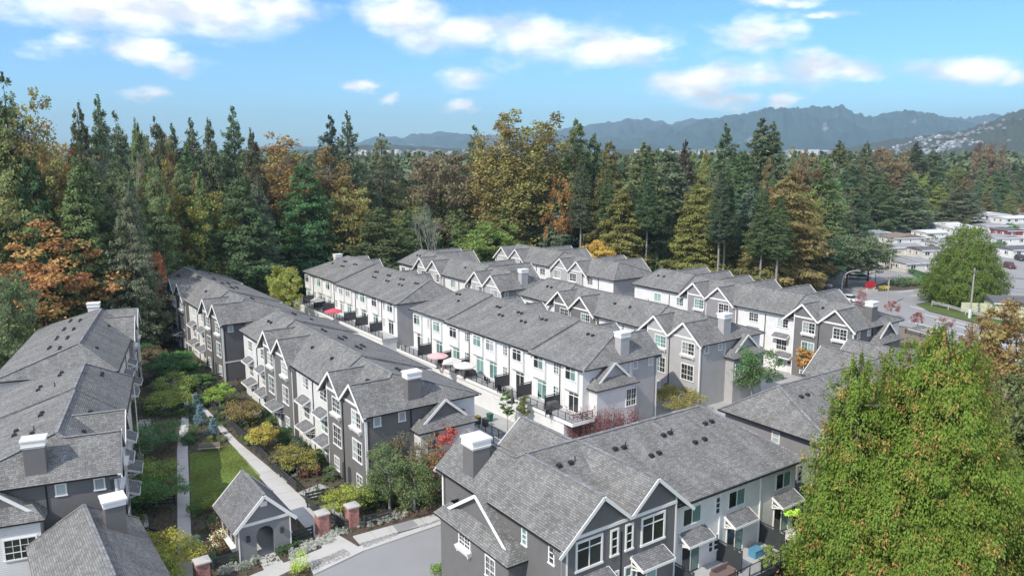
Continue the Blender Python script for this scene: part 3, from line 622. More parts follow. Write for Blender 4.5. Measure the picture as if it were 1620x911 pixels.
# ---------------- gatehouse, pillars, fences, paths ----------------
GO=gp(380,892); GR=R(90-54.8)
def gatehouse():
    root=thing('gatehouse','small grey gatehouse with arched doorway and steep shingle roof at the garden entrance','gatehouse',(GO[0],GO[1],0),GR)
    W_,Dp,H_=4.5,5.6,3.35
    xa,xb=1.5,3.0; pts=[(0,0),(xa,0),(xa,2.1)]+[((xa+xb)/2-.75*math.cos(t),2.1+.75*math.sin(t)) for t in [math.pi*k/10 for k in range(1,10)]]+[(xb,2.1),(xb,0),(W_,0),(W_,H_),(W_/2,5.55),(0,H_)]
    m=MB(); m.prism([(x,0,z) for x,z in pts],[(x,.25,z) for x,z in pts],'mid_dark'); m.prism([(x,Dp-.25,z) for x,z in pts],[(x,Dp,z) for x,z in pts],'mid_dark')
    for x0,x1 in((0,.2),(W_-.2,W_)):
        m.box(x0,x1,.25,Dp-.25,0,1.2,'mid_dark'); m.box(x0,x1,.25,Dp-.25,2.7,H_,'mid_dark'); m.box(x0,x1,.25,.9,1.2,2.7,'mid_dark'); m.box(x0,x1,Dp-.9,Dp-.25,1.2,2.7,'mid_dark')
    m.obj('wall',root)
    MB().box(-.03,W_+.03,-.08,0,H_-.12,H_+.14).obj('gable_trim',root); MB().box(W_/2-.3,W_/2+.3,-.1,0,4.7,5.15).obj('gable_vent',root)
    for yy in(-.42,Dp+.42):
        for xx in(-.45,W_+.45): MB().bar((xx,yy,2.98),(W_/2,yy,5.72),.08,.28).obj('rake_board',root)
    for x in(-.03,W_-.07): MB().box(x,x+.1,-.04,.0,0,H_-.12).obj('corner_board',root)
    for s in(0,1):
        m=MB(); x0=-.5 if s==0 else W_+.5; A=[(x0,-.38,3.02),(W_/2,-.38,5.85),(W_/2,-.38,5.68),(x0,-.38,2.85)]; B=[(p[0],Dp+.38,p[2]) for p in A]; m.prism(A,B,'roof_small'); m.obj('roof',root)
    m=MB(); m.bar((W_/2,-.38,5.87),(W_/2,Dp+.38,5.87),.32,.06,'cap'); m.obj('ridge_cap',root)
    for s,x in((-1,0),(1,W_)):
        m=MB(); m.box(x+s*.02,x+s*.07,.8,Dp-.8,2.62,2.78); m.box(x+s*.02,x+s*.07,.8,Dp-.8,1.15,1.3)
        for y in(.8,2.1,3.3,Dp-.92): m.box(x+s*.02,x+s*.07,y,y+.12,1.3,2.62)
        fr=m.obj('window',root); m=MB(); m.prism([(x,1.0,.75),(x+s*.3,1.0,.75),(x+s*.3,Dp-1.0,.75),(x,Dp-1,.75)],[(x,.9,1.12),(x+s*.45,.9,1.12),(x+s*.45,Dp-.9,1.12),(x,Dp-.9,1.12)]); m.obj('window_box',fr)
    for x in(.8,3.7): m=MB(); m.box(x-.14,x+.14,-.2,-.0,1.85,2.35,'darkbox'); m.box(x-.1,x+.1,-.16,-.03,1.95,2.25,'g_blind'); m.obj('wall_lamp',root)
    m=MB(); m.box(.2,W_-.2,.05,Dp,0.0,.05,'concrete'); m.obj('threshold',root)
MT['mid_dark']=siding('grey_siding',(.235,.235,.245),.2,amt=.25)
gatehouse()
def pillar(x,y,label,rot=GR,h=2.1):
    root=thing('brick_pillar',label,'brick pillar',(x,y,0),rot,'red brick entrance pillars')
    m=MB(); w=.52
    m.box(-w,w,-w,w,0,.3,'brick'); m.box(-w+.03,w-.03,-w+.03,w-.03,.3,h-.25,'brick'); m.box(-w,w,-w,w,h-.25,h,'brick')
    for s in(-1,1):
        m.box(-w+.06,-w+.2,s*(w-.03),s*w,.3,h-.25,'brick'); m.box(w-.2,w-.06,s*(w-.03),s*w,.3,h-.25,'brick'); m.box(s*(w-.03),s*w,-w+.06,-w+.2,.3,h-.25,'brick'); m.box(s*(w-.03),s*w,w-.2,w-.06,.3,h-.25,'brick')
    m.obj('shaft',root); m=MB(); m.box(-w-.1,w+.1,-w-.1,w+.1,h,h+.12,'capstone'); m.prism([(-w-.08,-w-.08,h+.12),(w+.08,-w-.08,h+.12),(w+.08,w+.08,h+.12),(-w-.08,w+.08,h+.12)],[(-w+.3,-w+.3,h+.22),(w-.3,-w+.3,h+.22),(w-.3,w-.3,h+.22),(-w+.3,w-.3,h+.22)],'capstone'); m.obj('cap',root)
pillar(-14.95,68.4,'brick pillar right of the garden gate, next to the large autumn shrub'); pillar(-17.4,66.9,'brick pillar left of the garden gate, nearest the gatehouse'); pillar(*gp(322,925),'brick pillar at the bottom left beside the narrow path')
def rail_fence(pts,label,h=1.05,rails=3,step=2.4,group='black rail fences along the garden paths',h2=None):
    P=[Vector((x,y,0)) for x,y in pts]; root=thing('rail_fence',label,'fence',P[0],0,group); o0=P[0]
    k=0
    for a,b in zip(P[:-1],P[1:]):
        n=max(1,round((b-a).length/step))
        for i in range(n):
            p=a+(b-a)*i/n-o0; q=a+(b-a)*(i+1)/n-o0
            MB().box(p.x-.07,p.x+.07,p.y-.07,p.y+.07,0,h+.1,'darkbox').obj('post',root)
            for r in range(rails):
                z=h-.06-r*.34; MB().bar((p.x,p.y,z),(q.x,q.y,z),.045,.2,'darkbox').obj('rail',root)
    p=P[-1]-o0; MB().box(p.x-.07,p.x+.07,p.y-.07,p.y+.07,0,h+.1,'darkbox').obj('post',root)
    return root
FZ=1.05
rail_fence([gp(262,563,FZ),gp(303,603,FZ)],'black rail fence at the far end of the garden walk')
rail_fence([gp(305,605,FZ),gp(345,645,FZ),gp(385,682,FZ),gp(426,722,FZ)],'long black rail fence between the path and the front gardens beside the lawn')
rail_fence([gp(431,729,FZ),gp(468,762,FZ)],'black rail fence in front of the red-brown garden chair')
rail_fence([gp(486,787,FZ),gp(500,800,FZ),gp(548,822,FZ)],'black rail fence from the garden walk to the right brick pillar')
rail_fence([gp(576,817,FZ),gp(618,805,FZ)],'short black rail fence to the right of the right brick pillar')
rail_fence([gp(459,842,FZ),gp(494,832,FZ)],'short black rail fence between gatehouse and left gate pillar')
rail_fence([gp(336,884,FZ),gp(376,872,FZ)],'short black rail fence between lower left brick pillar and gatehouse')
rail_fence([gp(484,780,FZ),gp(536,768,FZ)],'black rail fence crossing to the charcoal corner house')
for i,(a,b) in enumerate([((368,610),(440,600)),((300,600),(352,590)),((345,648),(400,636)),((398,690),(450,676)),((430,728),(520,706))]):
    rail_fence([gp(*a,FZ),gp(*b,FZ)],['black garden divider by the flat-topped maple','black garden divider at the far house','black garden divider behind the rust-brown shrub','black garden divider beside the yellow-green maple','black garden divider behind the olive maple'][i],group='garden dividers of the central row')
for i,(a,b) in enumerate([((195,742),(275,733)),((197,790),(276,783)),((200,828),(268,842)),((205,690),(275,684)),((225,640),(290,634)),((232,600),(292,596)),((250,575),(296,572))]):
    rail_fence([gp(*a,FZ),gp(*b,FZ)],'black garden divider on the left, '+['by the white garden chair','between the two green maples','in front of the lowest maple','beside the weeping maple','below the yellow-green maple','beside the dark shrubs','farthest up the row'][i],group='garden dividers of the left row')
MT['drive']=plain('driveway_concrete',(.40,.40,.39),.9,.12,.5,bump=.1)
# ground sheets
def sheet(name,pts,z,mat,kind='structure',th=None):
    m=MB(); 
    if th is None:
        ar=sum(pts[i][0]*pts[(i+1)%len(pts)][1]-pts[(i+1)%len(pts)][0]*pts[i][1] for i in range(len(pts)))
        if ar<0: pts=pts[::-1]
        m.poly([(x,y,z) for x,y in pts],mat)
    else: m.ngon_up(pts,z-th,z,mat)
    o=m.obj(name); tag(o,kind=kind); return o
PX=lambda *l:[gp(*q) for q in l]
def big_ground():
    me=MB(); s=9300; me.poly([(-s,-300,-.02),(s,-300,-.02),(s,9500,-.02),(-s,9500,-.02)],'soil'); tag(me.obj('ground'),kind='structure')
big_ground()
sheet('garden_ground',[(-60,50),(-22,55),(-8,66),(-2,90),(-40,150),(-75,160)],.0,'mulch')
sheet('lawn',PX((300,718),(345,708),(366,703),(412,752),(405,792),(352,802),(302,802)),.012,'grass')
sheet('grass_strip',PX((489,791),(520,782),(523,790),(500,797)),.012,'grass')
# street between the rows
st=[gp(498,909),gp(575,871),gp(640,846),gp(708,819)]
U=az_vec(54.8); 
street=[(-19.5,40),(-19.3,57.2)]+st+[(-3,73),(6,79.5),(22,91),(60,118),(66,109),(28,83),(10,68),(-2,59),(-1,40)]
sheet('road',street,.004,'asphalt')
sheet('driveway',[(-4.2,79.6),(2,77),(12,86),(32,101),(62,120),(48,146),(14,192),(-20,176),(-50,150),(-40,131)],.006,'drive')
def slabs(name,poly_l,poly_r,n,z,mat,gap=.03,th=.12,label='paving'):
    """row of slabs between two edges (polylines of equal count)"""
    root=MB().box(0,.01,0,.01,-.5,-.49,mat)
    def samp(P,t):
        d=[0]; 
        for a,b in zip(P[:-1],P[1:]): d.append(d[-1]+math.dist(a,b))
        s=t*d[-1]
        for i in range(len(P)-1):
            if s<=d[i+1]+1e-9: f=(s-d[i])/(d[i+1]-d[i]); return (P[i][0]+(P[i+1][0]-P[i][0])*f,P[i][1]+(P[i+1][1]-P[i][1])*f)
        return P[-1]
    base=MB()
    for i in range(len(poly_l)-1): base.poly([(*poly_l[i],.006),(*poly_r[i],.006),(*poly_r[i+1],.006),(*poly_l[i+1],.006)],'concrete_dark')
    b=tag(base.obj(name),kind='structure')
    for i in range(n):
        g=gap/2/max(1,1); t0,t1=i/n,(i+1)/n; e=.012/ (1 if n<8 else 1)
        dt=.02/max(.1,math.dist(samp(poly_l,t0),samp(poly_l,t1)))/n
        q=[samp(poly_l,t0+dt),samp(poly_r,t0+dt),samp(poly_r,t1-dt),samp(poly_l,t1-dt)]
        MB().ngon_up(q,.0,z+random.uniform(-.004,.004),mat).obj('slab',b)
slabs('narrow_path',PX((291,634),(280,711),(281,860),(279,1000)),PX((299,634),(297,711),(303,860),(310,1000)),26,.05,'concrete')
slabs('garden_path',PX((265,594),(297,621),(349,683),(409,753),(452,800),(478,829),(494,846)),PX((272,590),(318,638),(377,699),(428,741),(478,786),(506,818),(527,842)),30,.05,'concrete')
slabs('crossing_path',PX((494,846),(520,880)),PX((527,842),(576,871)),2,.1,'concrete')
slabs('sidewalk',PX((345,934),(418,902),(470,884),(536,857)),PX((390,937),(455,905),(487,893),(546,869)),7,.1,'concrete')
slabs('sidewalk',PX((558,849),(620,832),(650,824),(716,807)),PX((569,861),(629,843),(660,834),(722,817)),6,.1,'concrete')
slabs('gate_path',PX((408,882),(418,902)),PX((433,872),(451,893)),2,.06,'concrete')
sheet('utility_cover',PX((621,832),(652,823),(662,832),(630,843)),.106,'asphalt')
sheet('kerb',PX((497,910),(575,872.5),(632,853),(716,824),(722,818),(630,846),(569,865),(492,902)),.13,'concrete',th=.13)
def cobbles(poly,n,label):
    m=MB(); rnd=random.Random(5); x0=min(p[0] for p in poly); x1=max(p[0] for p in poly); y0=min(p[1] for p in poly); y1=max(p[1] for p in poly)
    def inside(x,y):
        c=False; j=len(poly)-1
        for i in range(len(poly)):
            xi,yi=poly[i]; xj,yj=poly[j]
            if (yi>y)!=(yj>y) and x<(xj-xi)*(y-yi)/(yj-yi)+xi: c=not c
            j=i
        return c
    k=0
    while k<n:
        x=rnd.uniform(x0,x1); y=rnd.uniform(y0,y1)
        if not inside(x,y): k+=.2; continue
        r=rnd.uniform(.07,.15); a=rnd.uniform(0,6); h=rnd.uniform(.12,.17)
        P=[(x+r*math.cos(a+t)*rnd.uniform(.7,1),y+r*math.sin(a+t)*rnd.uniform(.7,1)) for t in(0,1.2,2.5,3.6,5)]
        m.prism([(p[0],p[1],.04) for p in P],[(x+(p[0]-x)*.6,y+(p[1]-y)*.6,h) for p in P],'stone'); k+=1
    o=m.obj('cobbles'); tag(o,label,'cobbles',kind='stuff')
def quad_strip(p): return PX(*p)
cobbles(quad_strip([(487,894),(545,869),(555,879),(498,903)]),700,'grey cobblestones set beside the kerb by the gatehouse')
cobbles(quad_strip([(570,861),(627,843.5),(629,848),(576,869)]),550,'grey cobblestones set beside the kerb right of the crossing path')
cobbles(quad_strip([(664,833),(704,820),(706,822),(668,836)]),200,'grey cobblestones in the narrow strip beside the utility cover')
for nm,p in(('planting_bed',[(452,893),(470,884),(535,857),(524,838),(494,846),(460,860),(434,873)]),('planting_bed',[(340,932),(418,902),(410,884),(378,890),(336,905)]),('planting_bed',[(540,838),(558,849),(716,807),(716,790),(620,812)])): sheet(nm,PX(*p),.016,'mulch')
for i,p in enumerate([[(470,800-20),(505,765),(535,775),(500,789)],[(395,650),(420,640),(430,655),(405,662)],[(197,720),(215,718),(220,760),(200,765)],[(430,800-40),(455,735),(480,745),(450,765)],[(497,803),(535,793),(545,822),(515,813)],[(300,612),(322,606),(335,622),(315,628)],[(352,660),(372,652),(384,664),(364,670)],[(200,770),(222,768),(224,788),(203,790)],[(205,815),(232,812),(236,835),(208,838)],[(216,665),(238,662),(240,678),(215,682)],[(440,742),(462,733),(472,746),(452,757)],[(262,582),(280,578),(288,590),(270,595)]]): sheet('patio',PX(*p),.02,'drive')
# ---------------- foliage generators (numpy) ----------------
def kites(c,d,nrm,ln,wd,droop=None):
    """leaf cards: centre c, long direction d, normal nrm, length, width -> verts, faces"""
    s=np.cross(d,nrm); s/=np.linalg.norm(s,axis=1,keepdims=True)+1e-9
    L=ln[:,None]; Wd=wd[:,None]
    a=c-d*L*.5; b=c+s*Wd*.5+d*L*-.02; e=c+d*L*.5; f=c-s*Wd*.5+d*L*-.02
    V=np.stack([a,b,e,f],1).reshape(-1,3); F=np.arange(len(c)*4).reshape(-1,4)
    return V,F
def unit(v): return v/(np.linalg.norm(v,axis=1,keepdims=True)+1e-9)
def conifer_mesh(name,h,rad,seed,whorl=.55,nbr=6,spl=7,leaf=.8,lw=.34,droop=-.25,hang=.35,base=.1,power=.85,irr=.3,side=3,fork=False,gaps=.0):
    rs=np.random.RandomState(seed); Cs=[];Ds=[];Ns=[];Ls=[];Ts=[]
    z=h*base
    prof_noise=rs.rand(40)*irr+1-irr*.6
    while z<h*.985:
        t=(z-h*base)/(h*(1-base)); k=int(t*39)
        r=rad*(1-t)**power*prof_noise[k]
        if t<.12: r*=.55+t*3.5
        r=max(r,.25)
        n=nbr if t<.85 else max(3,nbr-2); ph=rs.rand()*6.28
        for i in range(n):
            if rs.rand()<gaps: continue
            a=ph+i*6.283/n+rs.randn()*.45; zz=z+rs.uniform(-.5,.5)*whorl*1.3; L=r*rs.choice([rs.uniform(.6,1.0),rs.uniform(.85,1.25)]); dz=droop*(1-.9*t)+rs.randn()*.06+ (.25*t)
            bd=np.array([math.cos(a),math.sin(a),0]); 
            m=max(2,int(spl*(.35+.65*L/rad)+.5)); tt=rs.uniform(.22,1,m)
            cl=rs.rand()
            for s in tt:
                p=bd*L*s; p=p+np.array([0,0,zz+dz*L*s+.10*L*s*s]); wdt=(1-s*.72)*L*.42+.15
                kk=side
                lat=rs.uniform(-1,1,kk)*wdt; perp=np.array([-bd[1],bd[0],0])
                for q in lat:
                    c=p+perp*q+rs.randn(3)*.08; d=bd*.8+perp*np.sign(q)*rs.uniform(.2,.8)+np.array([0,0,-hang*rs.uniform(.3,1.6)]); 
                    Cs.append(c);Ds.append(d);Ns.append([rs.randn()*.7+bd[0]*.5,rs.randn()*.7+bd[1]*.5,1]);Ls.append(leaf*rs.uniform(.6,1.3));Ts.append((np.clip(.5+rs.randn()*.13+(cl-.5)*.35,0,1),np.clip(rs.rand()*.6+cl*.4,0,1)))
        z+=whorl*(1.15-.45*t)*rs.uniform(.8,1.2)
    # leader
    for k in range(8): Cs.append([0,0,h-.25*k*.6]);Ds.append([rs.randn()*.3,rs.randn()*.3,1]);Ns.append([rs.randn(),rs.randn(),.2]);Ls.append(leaf*.8);Ts.append((.5,.5))
    c=np.array(Cs);d=unit(np.array(Ds));n=unit(np.array(Ns)); n=unit(n-d*(n*d).sum(1,keepdims=True)); l=np.array(Ls)
    V,F=kites(c,d,n,l,l*lw/ .8*1.0)
    return fast_mesh(name,V,F,'needle',np.array(Ts,np.float32))
def trunk_mesh(name,h,r,seed,limbs=0,mat='bark',lean=.02,spread=2.5,zlo=.3,crown=None):
    rs=random.Random(seed); m=MB(); n=6; p=Vector((0,0,-.5)); rr=r*1.25
    pts=[(p,rr)]
    for k in range(1,n+1):
        t=k/n; pts.append((Vector((rs.gauss(0,lean)*h*t,rs.gauss(0,lean)*h*t,h*t)),r*(1-t)**.8+.02))
    for (a,ra),(b,rb) in zip(pts[:-1],pts[1:]): m.tube(a,b,ra,rb,7,mat)
    for k in range(limbs):
        t=rs.uniform(zlo,.92); a=rs.uniform(0,6.28); i=min(n-1,int(t*n)); A=pts[i][0].lerp(pts[i+1][0],t*n-i); L=spread*rs.uniform(.5,1)*(1.15-t*.6)
        B=A+Vector((math.cos(a)*L,math.sin(a)*L,L*rs.uniform(.35,.9))); m.tube(A,B,max(.03,r*.35*(1-t*.6)),max(.012,r*.1),5,mat)
        for q in range(2):
            a2=a+rs.uniform(-1,1); D=B+Vector((math.cos(a2)*L*.5,math.sin(a2)*L*.5,L*rs.uniform(.1,.5))); m.tube(A.lerp(B,.6),D,max(.02,r*.14),.01,4,mat)
    return m.mesh(name)
def broad_mesh(name,h,rx,seed,zc=.62,rz=.40,clumps=70,per=70,leaf=.35,cr=.22,flat=.6,hollow=.35,mat='leaf',lobes=0,top=1.0,autumn=0.0):
    """crown of leaf clumps scattered in an uneven egg"""
    rs=np.random.RandomState(seed); 
    u=unit(rs.randn(clumps*3,3)); rad=(hollow+(1-hollow)*rs.rand(clumps*3)**.45); 
    ph=rs.rand(6)*6.28; ang=np.arctan2(u[:,1],u[:,0]); bump=1+.16*np.sin(ang*2+ph[0])+.12*np.sin(ang*3+ph[1]+u[:,2]*3)+.1*np.sin(u[:,2]*7+ph[2])+.08*np.sin(ang*5+ph[3])
    P=u*(rad*bump)[:,None]*np.array([rx,rx,h*rz]); P[:,2]+=h*zc
    P=P[P[:,2]>h*.12][:clumps]
    n=len(P); R0=rx*cr*rs.uniform(.6,1.35,n)
    idx=np.repeat(np.arange(n),per); q=unit(rs.randn(len(idx),3))*(rs.rand(len(idx),1)**.4); q[:,2]*=flat
    c=P[idx]+q*R0[idx][:,None]
    d=unit(rs.randn(len(idx),3)+q*.8+np.array([0,0,-.25])); nn=unit(rs.randn(len(idx),3)*.7+np.array([0,0,1.0])+q*.6); nn=unit(nn-d*(nn*d).sum(1,keepdims=True))
    l=leaf*rs.uniform(.55,1.25,len(idx)); cl=rs.rand(n)
    T=np.stack([np.clip(.5+rs.randn(len(idx))*.12+(cl[idx]-.5)*.4,0,1),np.clip(cl[idx]*.7+rs.rand(len(idx))*.3,0,1)],1)
    V,F=kites(c,d,nn,l,l*.72)
    if h>=15: V[:,2]*=h/np.percentile(V[:,2],99.6)
    return fast_mesh(name,V,F,mat,T.astype(np.float32))
def bough_crown(h,rad,seed,n=15000,per=60,fs=2.0,power=.7,droop=.25,hang=.8,base=.06,lobe=.14,bl=3.4,ragged=.12,asp=.42,up=0.0):
    rs=np.random.RandomState(seed); nb=int(n/per); tz=1-rs.rand(nb)**.72; tz=np.clip(tz,0,.99); a=rs.rand(nb)*6.283; q=rs.rand(4)*6.28
    lob=1+lobe*np.sin(a*3+tz*9+q[0])+lobe*.9*np.sin(a*5-tz*14+q[1])+lobe*.8*np.sin(a*8+tz*23+q[2])+lobe*.7*np.sin(tz*31+q[3])
    R_=rad*np.clip(1-tz,0,1)**power*lob*rs.uniform(.72,1.0+ragged,nb); R_=np.where(tz<.2,R_*(.62+tz*1.9),R_)+.32*(1-tz)+.22
    zb=h*(base+(1-base)*tz)+rs.randn(nb)*.25; idx=np.repeat(np.arange(nb),per); m=len(idx)
    L_=np.minimum(R_*.85+.2,bl)[idx]; s=rs.rand(m)**.6*.7+.32; lat=rs.randn(m)*.34*(1.4-s)
    bd=np.stack([np.cos(a),np.sin(a),0*a],1)[idx]; pp=np.stack([-np.sin(a),np.cos(a),0*a],1)[idx]; out=R_[idx]-L_*(1-s)
    c=bd*out[:,None]+pp*(lat*np.minimum(R_[idx]*.55,1.6)*1.4)[:,None]; c[:,2]=zb[idx]-droop*L_*s-.3*np.abs(lat)*L_*droop+(.18+up)*L_*s*s*1.1+rs.randn(m)*.22
    d=unit(bd*.7+pp*(np.sign(lat)*.5)[:,None]+np.stack([0*s,0*s,-rs.uniform(.1,1.2,m)*hang+up],1)+rs.randn(m,3)*.3); nn=unit(bd*.6+rs.randn(m,3)*.55+[0,0,.8]); nn=unit(nn-d*(nn*d).sum(1,keepdims=True))
    l=rs.uniform(.2,.48,m)*fs*np.clip(.72+.4*R_[idx]/rad,.6,1); V,F=kites(c,d,nn,l,l*asp); cl=rs.rand(nb)[idx]
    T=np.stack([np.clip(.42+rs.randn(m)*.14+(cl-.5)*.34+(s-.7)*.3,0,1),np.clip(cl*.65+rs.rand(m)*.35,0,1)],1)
    V[:,2]*=h/np.percentile(V[:,2],99.93)
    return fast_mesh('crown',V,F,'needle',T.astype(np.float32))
print('gen trees')
CON={ # shared crowns 30 m tall
 'fir':[bough_crown(30,5.0,s,n=24000,per=44,power=.72,droop=.22,hang=.6,lobe=.15,ragged=.25,fs=1.5,bl=3.2) for s in(1,2,3,12)],
 'spire':[bough_crown(30,4.3,s,n=18000,per=44,power=.80,droop=.2,hang=.5,lobe=.20,ragged=.35,fs=1.45,bl=2.6) for s in(4,5,14)],
 'cedar':[bough_crown(30,5.0,s,n=25000,per=60,power=.62,droop=.42,hang=1.3,lobe=.12,fs=1.4,bl=3.0,asp=.36) for s in(6,7,8)],
 'hemlock':[bough_crown(30,5.2,s,n=20000,per=50,power=.66,droop=.34,hang=.9,lobe=.18,ragged=.3,fs=1.4,bl=3.6) for s in(9,10,11)],
}
BRO={
 'maple':[broad_mesh('crown',20,6.5,s,clumps=170,per=70,leaf=.50,cr=.19) for s in(21,22,23)],
 'poplar':[broad_mesh('crown',30,5.0,s,zc=.55,rz=.45,clumps=210,per=60,leaf=.48,cr=.24,hollow=.25,flat=.9) for s in(24,25,26)],
 'small':[broad_mesh('crown',8,2.6,s,clumps=60,per=55,leaf=.26,cr=.24) for s in(27,28)],
}
TRK={'con':[trunk_mesh('trunk',29,.42,s,limbs=10,spread=2.2,lean=.004) for s in(1,2)],'bare':[trunk_mesh('trunk',29,.30,s,limbs=12,spread=1.5,lean=.006,mat='barkgrey',zlo=.5) for s in(3,4)],
 'maple':[trunk_mesh('trunk',17,.42,s,limbs=26,spread=4.5,zlo=.18) for s in(5,6)],'poplar':[trunk_mesh('trunk',28,.42,s,limbs=30,spread=4,zlo=.2,mat='barkgrey',lean=.01) for s in(7,8)],'small':[trunk_mesh('trunk',6.5,.13,s,limbs=18,spread=1.9,zlo=.25,mat='barkgrey') for s in(9,10)]}
BASEH={'fir':30,'spire':30,'cedar':30,'hemlock':30,'maple':20,'poplar':30,'small':8}
BASER={'fir':4.6,'spire':3.4,'cedar':4.6,'hemlock':4.8,'maple':6.5,'poplar':5.0,'small':2.6}
tree_n=0
def tree(kind,x,y,h,rad,col,label,group=None,cat='tree',zbase=0,name=None,trk=None,lift=0):
    global tree_n; tree_n+=1
    rs=random.Random(tree_n*13+5)
    root=thing(name or {'fir':'fir_tree','spire':'fir_tree','cedar':'cedar_tree','hemlock':'hemlock_tree','maple':'maple_tree','poplar':'poplar_tree','small':'small_tree'}[kind],label,cat,(x,y,zbase),rs.uniform(0,6.28),group)
    me=rs.choice(CON[kind] if kind in CON else BRO[kind]); sz=h/BASEH[kind]; sr=rad/BASER[kind]
    tk=trk or ('con' if kind in CON else kind)
    t=link('trunk',rs.choice(TRK[tk]),root); t.scale=(max(.5,min(sz,sr)*1.1),)*2+(sz,)
    c=link('crown',me,root,(0,0,lift)); c.scale=(sr,sr,sz*(1-lift/h if lift else 1)); c.color=tuple(col)+(1,)
    return root
G_FIR=(.098,.126,.050); G_DARK=(.078,.102,.050); G_BLUE=(.088,.114,.064); G_OLIVE=(.118,.126,.046); G_YG=(.12,.135,.038); G_BRN=(.13,.108,.042); G_GRY=(.092,.104,.062)
A_OR=(.33,.13,.03); A_YEL=(.30,.19,.035); A_RED=(.30,.06,.03); A_RUST=(.17,.08,.045)
def jit(c,a=.15,rs=random): return tuple(v*rs.uniform(1-a,1+a) for v in c)
def ptree(kind,px,top,Y,wpx,col,label,group=None,**k):
    """tree standing at distance Y whose top shows at (px,top) of the photograph and whose crown is wpx wide there"""
    x,y,z=at_depth(px,top,Y); return tree(kind,x,y,z,wpx/2*Y/1260,jit(col,.06),label,group,**k)
